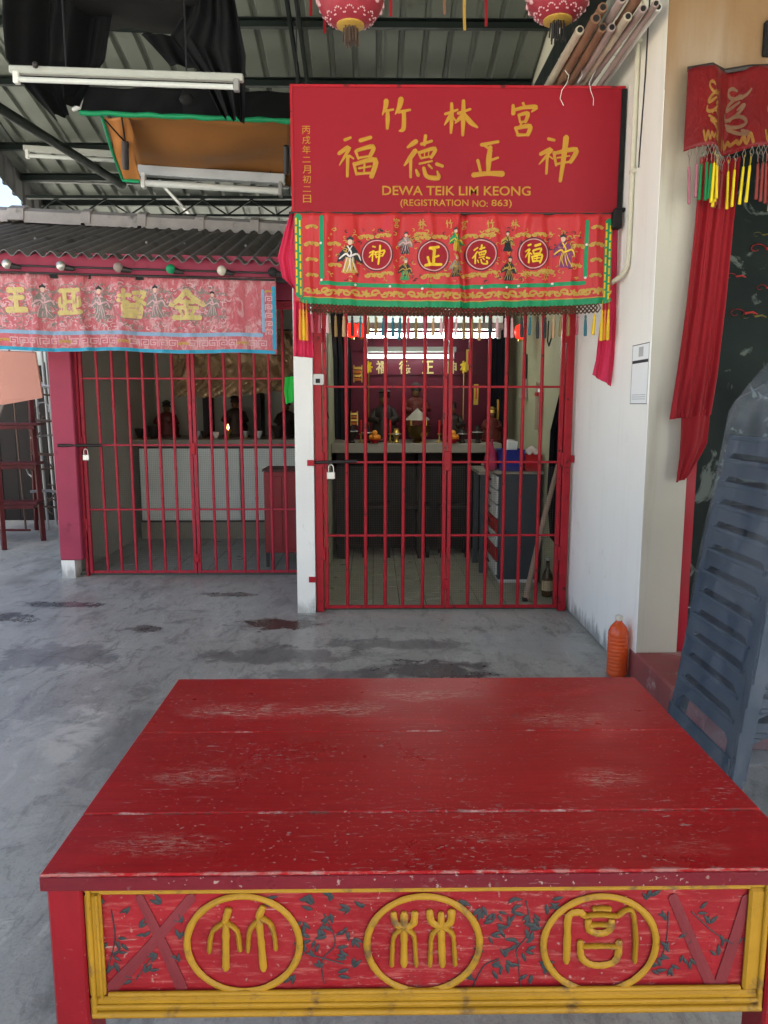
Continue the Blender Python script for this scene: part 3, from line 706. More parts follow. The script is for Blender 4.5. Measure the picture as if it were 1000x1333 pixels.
ZB = lambda p: (600 + p[0] * .22, 110 + p[1] * .22)
CH = {
 'zhu': (ZA, [([(378, 88), (374, 125), (356, 172)], [30, 26, 8]), ([(366, 150), (420, 140)], 22), ([(386, 148), (387, 200), (384, 255)], 26),
              ([(466, 78), (455, 125), (432, 168)], [34, 28, 8]), ([(450, 156), (520, 142)], 24), ([(482, 152), (483, 215), (478, 258), (455, 268)], [24, 26, 26, 8])]),
 'lin': (ZA, [([(726, 166), (800, 140)], 22), ([(764, 102), (766, 190), (762, 278)], 24), ([(758, 172), (724, 230)], [22, 8]), ([(770, 180), (792, 208)], 16),
              ([(802, 162), (876, 136)], 24), ([(834, 86), (834, 190), (832, 292)], 27), ([(826, 176), (786, 220)], [24, 8]), ([(842, 168), (878, 215), (920, 244)], [20, 30, 10])]),
 'gong': (ZB, [([(368, 98), (380, 122)], 22), ([(310, 112), (312, 162)], [20, 26]), ([(322, 138), (380, 124), (446, 122), (420, 150)], [20, 22, 26, 8]), ([(344, 166), (354, 214)], 20),
               ([(350, 168), (398, 160), (384, 212)], [18, 24, 18]), ([(356, 212), (386, 206)], 18), ([(366, 212), (350, 240)], 16), ([(326, 244), (344, 292)], 23), ([(330, 248), (412, 236), (400, 288)], [20, 28, 24]), ([(340, 288), (404, 288)], 26)]),
 'fu': (ZA, [([(132, 322), (168, 308)], 26), ([(97, 404), (158, 368), (100, 474)], [22, 26, 8]), ([(150, 420), (146, 542)], 28), ([(160, 416), (184, 434)], 18), ([(224, 326), (288, 306)], 34),
             ([(196, 388), (214, 436)], 22), ([(202, 386), (300, 362), (280, 424)], [20, 28, 22]), ([(214, 430), (282, 418)], 20), ([(186, 462), (202, 532)], 25), ([(192, 468), (312, 442), (290, 544)], [22, 32, 28]), ([(214, 492), (288, 480)], 18), ([(250, 460), (246, 522)], 18), ([(202, 526), (292, 520)], 24)]),
 'de': (ZA, [([(556, 328), (504, 366)], [30, 12]), ([(552, 384), (486, 474)], [30, 10]), ([(524, 428), (524, 545)], 26), ([(586, 346), (650, 326)], 26), ([(612, 294), (604, 352)], 28), ([(570, 392), (586, 432)], 18),
             ([(576, 396), (668, 372), (646, 426)], [18, 24, 18]), ([(606, 388), (606, 418)], 11), ([(632, 382), (630, 414)], 11), ([(586, 430), (646, 418)], 18), ([(576, 464), (652, 446)], 18), ([(556, 500), (570, 534)], [12, 22]),
             ([(602, 488), (622, 540), (690, 548), (682, 508)], [20, 26, 28, 8]), ([(630, 470), (652, 492)], 18), ([(678, 464), (716, 478)], 28)]),
 'zheng': (ZB, [([(126, 348), (226, 328)], 30), ([(140, 346), (188, 384)], 24), ([(180, 360), (172, 440), (170, 520)], 33), ([(184, 440), (228, 424)], 22), ([(106, 440), (126, 516)], 26), ([(80, 530), (168, 520), (256, 522)], [30, 28, 36])]),
 'shen': (ZB, [([(524, 310), (562, 318)], 26), ([(480, 402), (544, 374), (474, 462)], [22, 26, 8]), ([(522, 416), (518, 520)], 24), ([(530, 412), (556, 430)], 14), ([(560, 390), (576, 470)], 24),
               ([(566, 396), (692, 374), (660, 450)], [20, 30, 24]), ([(580, 424), (655, 412)], 14), ([(576, 462), (660, 446)], 20), ([(630, 300), (620, 420), (603, 565)], [34, 30, 20])]),
}
for nm, (zf, strokes) in CH.items():
    mb = MB()
    for j, (pts, wd) in enumerate(strokes):
        ws = [q * .22 for q in wd] if isinstance(wd, list) else wd * .22
        ribbon(mb, [zf(p) for p in pts], ws, lambda x, y, l, j=j: sgn(x, y, l * (1 + .12 * j)), 5)
    mb.build('gold_character', m_gold, sign)
def text(body, size, fn, w0, h0, x, y, name, mat, parent, bold=0.0, sxk=1.0, ang=0):
    """flat lettering: glyph outlines laid on a surface by fn; x, y = centre in fn's units, h0 = cap height in those units"""
    cu = bpy.data.curves.new('lettering', 'FONT'); cu.body = body; cu.size = 1; cu.align_x = 'CENTER'; cu.offset = bold; cu.resolution_u = 3
    ob = bpy.data.objects.new('lettering', cu); C.objects.link(ob)
    dg = bpy.context.evaluated_depsgraph_get(); me = bpy.data.meshes.new_from_object(ob.evaluated_get(dg))
    C.objects.unlink(ob); bpy.data.objects.remove(ob)
    if not me.vertices: return None
    xs = [v.co.x for v in me.vertices]; ys = [v.co.y for v in me.vertices]
    sx_ = w0 / (max(xs) - min(xs)); sy_ = h0 / (max(ys) - min(ys)); cx = (max(xs) + min(xs)) / 2; cy = (max(ys) + min(ys)) / 2
    vs = [fn(x + (v.co.x - cx) * sx_, y - (v.co.y - cy) * sy_, 1) for v in me.vertices]
    fs = [tuple(p.vertices) for p in me.polygons]; bpy.data.meshes.remove(me)
    n = len(vs); cnt = {}
    for f in fs:
        for a, b in zip(f, f[1:] + f[:1]): cnt[(a, b)] = 1
    mb = MB(); vb = [q + Vector((0, .002, 0)) for q in vs]; side = [(a, b, b + n, a + n) for (a, b) in cnt if (b, a) not in cnt]
    mb.add(vs + vb, fs + side); return mb.build(name, mat, parent)
text('DEWA TEIK LIM KEONG', 1, sgn, 196, 12.5, 596, 247.5, 'english_name_line', m_gold, sign, .012)
for wd_, w_, h_, cx_, cy_ in (('(REGISTRATION', 90, 11.5, 567, 265), ('NO:', 20, 8.8, 627.5, 264.6), ('863)', 27, 11.5, 656, 265)): text(wd_, 1, sgn, w_, h_, cx_, cy_, 'registration_word', m_gold, sign, .008)
for k, ch in enumerate('丙戌年二月初二日'):
    text(ch, 1, sgn, 10.5, 10.5 if ch != '二' else 7, 399, 168 + k * 13.0, 'date_character', m_gold, sign, .0)

# ================================================================ EMBROIDERED VALANCE UNDER THE SIGN
class Cloth:
    def __init__(s, X0, X1, Y, ztop, zbot, folds, amp, px, seed=1):
        s.X0, s.X1, s.Y, s.zt, s.zb, s.folds, s.amp, s.px = X0, X1, Y, ztop, zbot, folds, amp, px; s.seed = seed
    def disp(s, u, v):
        d = 0
        for c, wd, a in s.folds: d += a * math.exp(-((u - c - .008 * math.sin(v * 5 + c * 30)) / wd) ** 2)
        d += s.amp * (.3 + .7 * v) * (math.sin(u * 31 + 1.1 * s.seed + 1.5 * math.sin(u * 9)) * .6 + math.sin(u * 67 + v * 1.5 + s.seed) * .4)
        return d
    def at(s, u, v, lift=0):
        return Vector((s.X0 + (s.X1 - s.X0) * u, s.Y - s.disp(u, v) - lift, s.zt(u) + (s.zb(u) - s.zt(u)) * v))
    def fn(s, x, y, l): 
        x0, x1, y0, y1 = s.px; return s.at((x - x0) / (x1 - x0), (y - y0) / (y1 - y0), .0022 * l + .0006)
VY = 4.385
VX0, VX1 = P(384, 330, VY).x, P(797, 330, VY).x
ztop = SZ0 - .018
vb = lambda u: P(590, 394 + 7 * math.sin(math.pi * min(1, max(0, u))) ** .7, VY).z
val = Cloth(VX0, VX1, VY, lambda u: ztop, vb, [(.53, .012, -.04), (.515, .01, .028), (.10, .02, .032), (.31, .02, .03), (.72, .018, .026), (.88, .02, .024), (.42, .014, .024), (.05, .01, .02), (.20, .015, -.02), (.62, .015, .02), (.80, .012, -.018), (.95, .012, .02)], .022, (385, 797, 279, 400), 1)
V = thing('altar_valance', 'red satin valance embroidered with gold characters hanging under the big sign', 'valance', ((VX0 + VX1) / 2, VY, vb(.5)))
MB().sheet(lambda u, v: val.at(u, v), 150, 26, .0025).build('satin_panel', m_satin, V, smooth=180)
def bottom(x): return 394 + 7 * math.sin(math.pi * min(1, max(0, (x - 385) / 412))) ** .7
def vpx(x, y, l=1):      # drawing units follow the sagging hem
    u = (x - 385) / 412; v = (y - 279) / (bottom(x) - 279); return val.at(u, v, .0022 * l + .0006)
def line(pts, wd, mat, name, par, fn, n=10, taper=(1, 1)):
    mb = MB(); ribbon(mb, pts, wd, fn, n, taper); return mb.build(name, mat, par)
line([(x, bottom(x) - 4.2) for x in range(394, 797, 8)], 8, m_thgreen, 'hem', V, vpx, 3)
line([(x, bottom(x) - 9) for x in range(396, 790, 8)], 1.2, m_thgold, 'hem_piping', V, vpx, 3)
line([(420, y) for y in range(284, 366, 6)], 6, m_thgreen, 'inner_border', V, vpx, 3)
line([(763, y) for y in range(288, 362, 6)], 5, m_thgreen, 'inner_border', V, vpx, 3)
line([(x, bottom(x) - 28 + (0 if x < 700 else -(x - 700) * .02)) for x in range(418, 767, 8)], 5.2, m_thgreen, 'inner_border', V, vpx, 3)
for x in (390, 791):
    line([(x, y) for y in range(283 if x < 500 else 288, 386, 6)], 9, m_thgreen, 'side_border', V, vpx, 3)
    mb = MB(); y = 286 if x < 500 else 291
    while y < 380: ribbon(mb, [(x - 2.6, y), (x - 2.6, y + 7)], 2.2, lambda a, b, l: vpx(a, b, l + 1), 3, (1, 1)); ribbon(mb, [(x + 2.2, y + 3), (x + 2.2, y + 10)], 2.2, lambda a, b, l: vpx(a, b, l + 1), 3, (1, 1)); y += 11
    mb.build('border_pattern', m_thyel, V)
for k, (x, y) in enumerate(((463, 371), (508, 373), (550, 376), (660, 374), (676, 372), (628, 374), (720, 369), (763, 361), (763, 318), (419, 365), (419, 318))):
    mb = MB(); patch(mb, circ(x, y, 1.6, 1.6, 10), lambda a, b, l: vpx(a, b, l + 1.2)); mb.build('sequin', m_thwhite, V)
def scroll(cx, cy, s, fl, name, mat, par, fn, wd=1.6):
    mb = MB()
    for sg in (-1, 1):
        pts = [(cx + sg * s * (1.1 + (1 - .09 * k) * .55 * math.cos(k * .75)), cy + fl * s * .45 * (1 - .09 * k) * math.sin(k * .75)) for k in range(9)]
        ribbon(mb, pts, wd, fn, 4, (.7, .5)); ribbon(mb, [(cx, cy), (cx + sg * s * .5, cy - fl * s * .25), (cx + sg * s * 1.6, cy + fl * .1 * s)], wd * 1.1, fn, 4)
    patch(mb, [(cx + s * .42 * (1 + .35 * math.cos(5 * a)) * math.cos(a), cy + s * .36 * (1 + .35 * math.cos(5 * a)) * math.sin(a)) for a in [2 * math.pi * i / 30 for i in range(30)]], lambda a, b, l: fn(a, b, l + .6)); return mb.build(name, mat, par)
for i, x in enumerate((412, 440, 476, 512, 548, 582, 615, 648, 682, 716, 748, 778)):
    scroll(x, bottom(x) - 17, 9.5 + (i % 3), 1 if i % 2 else -1, 'gold_scroll', m_thgold, V, vpx, 2.6)
def vscroll(x, y, s, m, name='gold_scroll'): scroll(x, y, s, 1, name, m, V, vpx, 2.3)
for x in (407, 776):
    for y in (296, 318, 338, 358): vscroll(x, y, 4.6 if y != 318 else 6, m_thgold)
for (cx, cy, key) in ((491, 332, 'shen'), (564, 334, 'zheng'), (626, 331, 'de'), (694, 330, 'fu')):
    r = 18.5; mb = MB(); patch(mb, circ(cx, cy, r, r, 28), vpx, 4); disc = mb.build('medallion', m_sign, V)
    line([(cx + (r + .2) * math.cos(a), cy + (r + .2) * math.sin(a)) for a in [2 * math.pi * i / 30 for i in range(31)]], 1.2, m_thpink, 'medallion_ring', disc, lambda a, b, l: vpx(a, b, l + 1.3), 2)
    line([(cx + (r + 2) * math.cos(a), cy + (r + 2) * math.sin(a)) for a in [2 * math.pi * i / 30 for i in range(31)]], 1.0, m_thdark, 'medallion_outline', disc, lambda a, b, l: vpx(a, b, l + 1), 2)
    zf, st = CH[key]; allp = [zf(p) for s_, _ in st for p in s_]
    mx = (min(p[0] for p in allp) + max(p[0] for p in allp)) / 2; my = (min(p[1] for p in allp) + max(p[1] for p in allp)) / 2; h = max(max(p[1] for p in allp) - min(p[1] for p in allp), max(p[0] for p in allp) - min(p[0] for p in allp))
    k = 24 / h; mb = MB()
    for j, (pts, wd) in enumerate(st):
        ww = (sum(wd) / len(wd) if isinstance(wd, list) else wd) * .22 * k * 1.05
        ribbon(mb, [(cx + (zf(p)[0] - mx) * k, cy + (zf(p)[1] - my) * k) for p in pts], ww, lambda a, b, l, j=j: vpx(a, b, l + 1.6 + .1 * j), 4, (.95, .9))
    mb.build('embroidered_character', m_thyel, disc)
    for (ox, oy, s_) in ((-14, -24, 6), (8, -25, 6), (-4, 26, 7), (13, 24, 5)): scroll(cx + ox, cy + oy, s_, 1, 'gold_cloud', m_thgold, V, vpx, 2.3)
def figure(x, y, h, robe, skirt, hat, sash):
    tl = random.uniform(-.12, .12); jt = lambda: random.uniform(-.03, .03) * h
    T = lambda pts: [(a + (b - y) * tl + jt() * .6, b + jt() * .5) for a, b in pts]
    mb = MB(); patch(mb, T([(x - h * .08, y - h * .25), (x + h * .08, y - h * .25), (x + h * .2, y - h * .1), (x + h * .30, y + h * .06), (x + h * .33, y + h * .22), (x + h * .2, y + h * .16), (x + h * .15, y + h * .06), (x + h * .17, y + h * .3), (x - h * .15, y + h * .3), (x - h * .13, y + h * .08), (x - h * .22, y + h * .12), (x - h * .33, y + h * .2), (x - h * .28, y - h * .02), (x - h * .17, y - h * .14)]), vpx)
    f = mb.build('embroidered_figure', robe, V)
    def sub(poly, mat, nm, up): m_ = MB(); patch(m_, poly, lambda a, b, l: vpx(a, b, l + up)); m_.build(nm, mat, f)
    sub(T([(x - h * .11, y + h * .06), (x, y + h * .1), (x + h * .12, y + h * .06), (x + h * .16, y + h * .28), (x + h * .22, y + h * .44), (x + h * .1, y + h * .49), (x, y + h * .46), (x - h * .1, y + h * .5), (x - h * .2, y + h * .45), (x - h * .15, y + h * .28)]), skirt, 'robe_skirt', .5)
    hx = x - h * .33 * tl; sub(circ(hx, y - h * .33, h * .065, h * .085, 12), m_thskin, 'face', 1.0)
    sub([(hx - h * .085, y - h * .36), (hx - h * .09, y - h * .42), (hx - h * .03, y - h * .45), (hx, y - h * .5), (hx + h * .035, y - h * .45), (hx + h * .09, y - h * .42), (hx + h * .085, y - h * .36), (hx, y - h * .39)], hat, 'hat', 1.4)
    m_ = MB(); up = lambda a, b, l: vpx(a, b, l + 1.6)
    for k in range(4): o_ = (k - 1.5) * .07 * h; ribbon(m_, [(x + o_ * .6, y + h * .08), (x + o_ + jt(), y + h * .25), (x + o_ * 1.6 + jt() + tl * h * .4, y + h * .44)], h * .022, up, 3)
    ribbon(m_, [(x - h * .27, y + h * .1), (x - h * .1, y - h * .02), (x, y + h * .05), (x + h * .2, y - h * .02), (x + h * .28, y + h * .14)], h * .045, up, 4); ribbon(m_, [(x - h * .06, y - h * .22), (x + h * .04, y - h * .05), (x, y + h * .06)], h * .04, up, 4); ribbon(m_, [(x + h * .06, y - h * .22), (x - h * .03, y - h * .08)], h * .03, up, 4)
    m_.build('sash', sash, f)
figure(456, 332, 50, m_thdark, m_thgold, m_thdark, m_thwhite)
figure(528, 316, 30, m_thgrey, m_thdark, m_thdark, m_thpink); figure(528, 350, 30, m_thdark, m_thgreen, m_thgrey, m_thgold)
figure(594, 312, 32, m_thgreen, m_thgold, m_thdark, m_thyel); figure(594, 346, 30, m_thgrey, m_thdark, m_thgold, m_thgold)
figure(660, 314, 28, m_thgold, m_thdark, m_thdark, m_thdark); figure(663, 349, 34, m_thdark, m_thdark, m_thdark, m_thgold)
figure(734, 326, 46, m_thpurple, m_thpurple, m_thdark, m_thyel)
for x, y, s_ in ((436, 318, 5), (437, 345, 5), (752, 320, 6), (712, 352, 6), (750, 345, 5), (640, 300, 5), (548, 305, 5), (610, 358, 5)): vscroll(x, y, s_, m_thgold)
for i, (x, k_) in enumerate(zip((516, 549, 584, 604, 637, 669), ('gong', 'lin', 'zhu', 'gong', 'zhu', 'lin'))):
    zf, st = CH[k_]; allp = [zf(p) for s_, _ in st for p in s_]; mx = sum(p[0] for p in allp) / len(allp); my = sum(p[1] for p in allp) / len(allp); mb = MB()
    for pts, wd in st: ribbon(mb, [(x + (zf(p)[0] - mx) * .24, 292 + (zf(p)[1] - my) * .26) for p in pts], 1.4, vpx, 3)
    mb.build('small_character', m_thgold, V)
mb = MB(); mc = MB(); rnd = random.Random(4)
for i in range(420):        # fine filler stitching between the motifs
    x = rnd.uniform(428, 756); y = rnd.uniform(298, 366)
    if any((x - a) ** 2 + (y - b) ** 2 < 23 ** 2 for a, b in ((491, 332), (564, 334), (626, 331), (694, 330))) or rnd.random() < .35 * math.sin((x - 428) * .09) ** 2: continue
    a = rnd.uniform(0, 6.28); s_ = rnd.uniform(1.5, 4.0); pts = [(x + s_ * math.cos(a + k * 1.1) * (1 - k * .15), y + s_ * .8 * math.sin(a + k * 1.1) * (1 - k * .15)) for k in range(4)]
    ribbon(mb if i % 4 else mc, pts, rnd.uniform(.7, 1.4), vpx, 3)
tag(mb.build('filler_stitching', m_thgold, V), kind='stuff'); tag(mc.build('dark_filler_stitching', m_thdark, V), kind='stuff')
# knotted net fringe and tassels
mb = MB(); x = 402
def und(x, y): u = (x - 385) / 412; q = val.at(u, 1.0); return Vector((q.x, q.y, q.z - (y - bottom(x)) * (ztop - vb(.5)) / 119))
while x < 784:
    b0 = bottom(x)
    for (dx0, y0, dx1, y1) in ((0, -1, 5, 5), (5, 5, 0, 11), (0, -1, -5, 5), (-5, 5, 0, 11)):
        mb.tube([und(x + dx0, b0 + y0), und(x + dx1, b0 + y1)], .0042, 4)
    x += 5.1
tag(mb.build('fringe_net', M('dark_fringe_cord', (.07, .035, .02), .8), V), kind='stuff')
tcols = [m_thpink, M('teal_silk', (.02, .13, .17), .5), M('tan_silk', (.40, .24, .12), .5), m_thdark, M('rose_silk', (.38, .07, .10), .5), M('bronze_silk', (.22, .14, .05), .5), m_thyel, M('orange_silk', (.62, .20, .03), .5)]
tas = MB().lathe([(.0012, .035), (.0012, 0), (.005, -.003), (.0075, -.012), (.0055, -.018), (.0075, -.03), (.010, -.075), (.0095, -.115), (.002, -.118)], (0, 0, 0), 8)
protos = [tas.build('tassel', c, V, smooth=60) for c in tcols]
x = 405; i = 0; used = set()
while x < 784:
    k = random.choice((0, 1, 2, 3, 4, 5)) if 420 < x < 775 else (6 if x > 775 else 4)
    o = protos[k] if k not in used else bpy.data.objects.new('tassel', protos[k].data)
    if k in used: C.objects.link(o); o.parent = V
    used.add(k); o.parent = V; o.matrix_parent_inverse = Matrix.Translation(-Vector(V.location)); o.location = und(x, bottom(x) + 13) + Vector((random.uniform(-.004, .004), 0, 0)); o.scale = (random.uniform(.8, 1.1), 1, random.uniform(.85, 1.1)); o.rotation_euler = (random.uniform(-.06, .06), random.uniform(-.05, .05), 0)
    x += 10.6; i += 1
for x in (391, 395, 399, 786, 790, 794):
    k = 6 if x in (395, 786, 794) else 7
    o = protos[k] if k not in used else bpy.data.objects.new('tassel', protos[k].data)
    if k in used: C.objects.link(o)
    used.add(k); o.parent = V; o.matrix_parent_inverse = Matrix.Translation(-Vector(V.location)); o.location = und(x, bottom(x) + 8) + Vector((0, -.012, 0)); o.scale = (1, 1, 1.5)
# bracket and rod carrying the valance
br = thing('hanging_rod', 'black rod and bracket carrying the red valance beside the white wall', 'rod', (1.38, SY + .01, ztop))
MB().tube([(VX0 - .03, VY + .006, ztop + .004), (WX - .03, VY + .006, ztop + .004)], .007, 8).build('rod_bar', m_iron, br, smooth=50)
q = P(802, 286, VY - .03); MB().box((WX - .045, VY - .02, q.z), (.05, .05, .10), None, .006).build('rod_bracket', m_black, br); MB().box((WX - .03, VY - .02, q.z + .055), (.06, .03, .018), None, .003).build('bracket_arm', m_black, br)
# ================================================================ MAGENTA CLOTHS BESIDE THE VALANCE
def lerp(a, b, t): return a + (b - a) * t
def drape(name, label, rows, mat, folds, amp, nu=36, nv=30, group=None, parent=None, th=.004, seed=0):
    """rows: list of (left point, right point) from top to bottom; vertical folds of amplitude amp"""
    def f(u, v):
        t = v * (len(rows) - 1); i = min(int(t), len(rows) - 2); t -= i
        t = t * t * (3 - 2 * t) if len(rows) > 2 else t
        q = lerp(rows[i][0], rows[i + 1][0], t).lerp(lerp(rows[i][1], rows[i + 1][1], t), u)
        return q + Vector((0, -amp * (math.sin(u * folds * 6.283 + seed + .8 * math.sin(v * 3)) + .45 * math.sin(u * folds * 14 + v * 4 + seed)), 0))
    o = MB().sheet(f, nu, nv, th).build(name, mat, parent, smooth=180)
    if label: tag(o, label, 'cloth', group)
    return o
Yc = 4.43
drape('draped_cloth', 'magenta cloth bunched at the left end of the big sign', [(P(381, 268, Yc), P(388, 268, Yc)), (P(371, 300, Yc), P(396, 290, Yc)), (P(362, 335, Yc), P(398, 335, Yc)), (P(368, 362, Yc), P(400, 372, Yc)), (P(382, 374, Yc), P(406, 420, Yc)), (P(382, 464, Yc), P(409, 466, Yc))], m_pinkcloth, 2.2, .012)
drape('draped_cloth', 'magenta cloth tail hanging at the right end of the red valance', [(P(782, 285, Yc), P(806, 288, Yc)), (P(783, 400, Yc), P(803, 400, Yc)), (P(775, 470, Yc), P(801, 455, Yc)), (P(771, 488, Yc), P(796, 503, Yc))], m_pinkcloth, 1.6, .012, seed=1)

# ================================================================ FADED BANNER OF THE SIDE SHRINE
BY = EY - .06
bx0, bx1 = P(-150, 400, BY).x, P(360, 400, BY).x
bzt = lambda u: P(0, lerp(354, 361, u), BY).z
bzb = lambda u: P(0, lerp(453.5, 461, u) + 1.2 * math.sin(u * 19), BY).z
ban = Cloth(bx0, bx1, BY, bzt, bzb, [(c, .012, .034 * s) for c, s in ((.38, 1), (.43, -1), (.505, 1), (.52, -.8), (.60, .8), (.645, -.8), (.70, .7), (.77, .6), (.86, .6), (.93, -.5), (.2, .8), (.1, -.8), (.56, .6))], .020, (-150, 360, 357.5, 457.5), 3)
B = thing('faded_banner', 'faded pink satin banner with blue hem hanging below the side shrine eave', 'banner', ((bx0 + bx1) / 2, BY, bzb(.5)))
MB().sheet(lambda u, v: ban.at(u, v), 170, 22, .003).build('satin_panel', m_satin2, B, smooth=180)
bf = ban.fn
line([(x, 455) for x in range(-148, 360, 8)], 4.6, m_thblue, 'hem', B, bf, 3)
line([(356.6, y) for y in range(370, 458, 8)], 5, m_thblue, 'hem', B, bf, 3)
line([(x, 433) for x in range(-148, 343, 8)], 5, m_thblue2, 'inner_border', B, bf, 3)
line([(342.5, y) for y in range(374, 434, 6)], 4, m_thblue2, 'inner_border', B, bf, 3)
def meander(x, y, s, sg=1):
    mb = MB(); path = [(-1, 1), (-1, -1), (1, -1), (1, .55), (-.35, .55), (-.35, -.2), (.4, -.2)]
    for a, b in zip(path, path[1:]): ribbon(mb, [(x + a[0] * s * sg, y + a[1] * s * .8), (x + b[0] * s * sg, y + b[1] * s * .8)], 1.25, bf, 2, (1, 1))
    mb.build('key_pattern', m_thpink, B)
for k, x in enumerate(range(-140, 350, 13)):
    if (k % 6) != 5: meander(x, 444.5, 5.2, 1 if k % 2 else -1)
    else: scroll(x, 444, 5, 1, 'flower_motif', m_thgold, B, bf, 1.2)
for y in range(385, 440, 11): meander(350, y, 4.2, 1)
scroll(350, 375, 3, 1, 'flower_motif', m_thgold, B, bf, 1.4)
BCH = {'jin': ((243, 394), 1.0, [([(0, -19), (-9, -8), (-21, 1)], 7), ([(0, -19), (9, -9), (22, 0)], 8), ([(-8, -4), (9, -4)], 6), ([(-14, 4), (14, 4)], 6), ([(0, -5), (0, 18)], 7), ([(-9, 8), (-6, 14)], 5), ([(9, 8), (6, 14)], 5), ([(-17, 18), (17, 18)], 8)]),
       'du': ((170, 393), 1.0, [([(-14, -9), (0, -11)], 6), ([(-8, -18), (-8, 0)], 6), ([(-16, -3), (-3, 0)], 6), ([(4, -14), (18, -15), (8, 0)], 6), ([(5, -8), (18, 1)], 6), ([(-9, 5), (-8, 19)], 6), ([(-9, 5), (11, 4), (10, 19)], 7), ([(-7, 10), (9, 10)], 5), ([(-7, 14), (9, 14)], 5), ([(-9, 19), (11, 19)], 7)]),
       'ya': ((90, 392), 1.0, [([(-13, -15), (14, -16)], 7), ([(-6, -14), (-6, 15)], 7), ([(6, -14), (6, 15)], 7), ([(-13, -5), (-13, 6), (-6, 5)], 6), ([(13, -5), (13, 6), (6, 5)], 6), ([(-6, 0), (6, 0)], 6), ([(-15, 16), (15, 15)], 8)]),
       'wang': ((22, 391), 1.0, [([(-10, -13), (9, -14)], 9), ([(-8, -2), (9, -3)], 8), ([(0, -13), (0, 15)], 8), ([(-12, 15), (12, 14)], 10)]),
       'fu2': ((-50, 391), 1.0, [([(-10, -13), (9, -14)], 9), ([(-8, -2), (9, -3)], 8), ([(-6, -13), (-6, 15)], 8), ([(-12, 15), (12, 14)], 10)])}
for k, ((cx, cy), s_, st) in BCH.items():
    mb = MB()
    for j, (pts, wd) in enumerate(st): ribbon(mb, [(cx + p[0], cy + p[1] * .92) for p in pts], wd * .9, lambda a, b, l, j=j: bf(a, b, l + 1 + .1 * j), 4, (.95, .9))
    mb.build('faded_character', m_thpale, B)
    line([(cx + 24 * math.cos(a), cy + 22 * math.sin(a)) for a in [2 * math.pi * i / 26 for i in range(27)]], 1.0, m_thgrey, 'ring_outline', B, bf, 2)
vpx_keep = vpx; V_keep = V
vpx = lambda x, y, l=1: bf(x, y, l); V = B
for (x, y, h) in ((57, 392, 46), (130, 394, 46), (203, 390, 44), (-14, 392, 44), (276, 392, 34)):
    figure(x, y, h, m_thgrey, m_thgrey, m_thdark, m_thpink)
    for dx, dy in ((-10, 16), (10, 18), (12, -12), (-12, -14)): scroll(x + dx, y + dy, 5, 1, 'silver_scroll', m_thgrey, B, bf, 1.1)
mb = MB(); mc = MB(); rnd = random.Random(9)
for i in range(700):
    x = rnd.uniform(-145, 300); y = rnd.uniform(368, 428); a = rnd.uniform(0, 6.28); s_ = rnd.uniform(1.5, 5)
    pts = [(x + s_ * math.cos(a + k * 1.0) * (1 - k * .15), y + s_ * .8 * math.sin(a + k * 1.0) * (1 - k * .15)) for k in range(4)]
    ribbon(mb if i % 3 else mc, pts, rnd.uniform(.8, 1.8), bf, 3)
tag(mb.build('silver_filler_stitching', m_thpink, B), kind='stuff'); tag(mc.build('grey_filler_stitching', m_thgrey, B), kind='stuff')
vpx = vpx_keep; V = V_keep
# rods with round knobs above the banner
def eavept(px, dy): q = P(px, 345 + px * .03 + dy, BY - .03); return q
rd = thing('banner_rod', 'pair of thin dark rods along the magenta eave of the side shrine', 'rod', tuple(eavept(100, 6)))
for dy in (0, 9): MB().tube([eavept(-140, dy), eavept(358, dy)], .008, 8).build('rod_bar', m_iron, rd, smooth=50)
kn = [('pale silver', m_lock), ('silver', m_lock), ('mauve', m_bamC), ('dark green', m_thgreen), ('olive cream', m_conduit), ('black', m_black)]
where = ['at the left edge of the photo', 'second from the left edge', 'in the middle of the banner', 'right of the mauve knob', 'second from the rod end', 'at the right rod end']
for i, px in enumerate((12, 82, 156, 224, 290, 356)):
    q = eavept(px, -.5) + Vector((0, -.035, 0)); nm, mt = kn[i]
    t = thing('round_knob', f'{nm} round knob on the banner rod {where[i]}', 'knob', tuple(q), 'round knobs along the banner rod')
    MB().ball(q, .037, 14).build('knob_ball', mt, t, smooth=180); MB().tube([q + Vector((.02, .01, -.01)), q + Vector((.09, .03, -.02))], [.026, .014], 10).build('knob_collar', m_iron, t, smooth=60)

# ================================================================ SHADE NET, BROWN TARPAULIN, LAMPS UNDER THE CANOPY
net = thing('shade_net', 'black shade net slung in swags under the canopy at the upper left', 'net', tuple(P(150, 120, 4.8)))
def swag(nm, rows, mat, folds, amp, seed=0, nu=40, nv=20): return drape(nm, None, rows, mat, folds, amp, nu, nv, parent=net, seed=seed, th=.003)
swag('left_swag', [(P(4, -30, 4.5), P(150, -30, 4.9)), (P(8, 20, 4.5), P(150, 25, 4.9)), (P(14, 82, 4.6), P(142, 84, 4.9)), (P(38, 118, 4.8), P(128, 104, 5.0)), (P(74, 158, 5.0), P(104, 128, 5.05))], m_net, 2.2, .05, 0, 60, 40)
swag('right_swag', [(P(250, -30, 4.6), P(300, -30, 4.4)), (P(240, 20, 4.7), P(312, 30, 4.5)), (P(222, 46, 4.8), P(321, 74, 4.6)), (P(258, 92, 4.9), P(319, 110, 4.7)), (P(288, 150, 5.0), P(317, 158, 4.9))], m_net, 2.6, .05, 2, 60, 40)
swag('upper_sheet', [(P(60, -60, 4.1), P(290, -60, 4.1)), (P(90, 0, 4.6), P(262, 0, 4.6)), (P(130, 40, 5.1), P(236, 42, 5.1))], m_netgrey, .7, .03)
swag('gusset', [(P(184, 45, 5.1), P(246, 44, 5.05)), (P(222, 86, 5.15), P(270, 88, 5.1))], m_net, 1.2, .02)
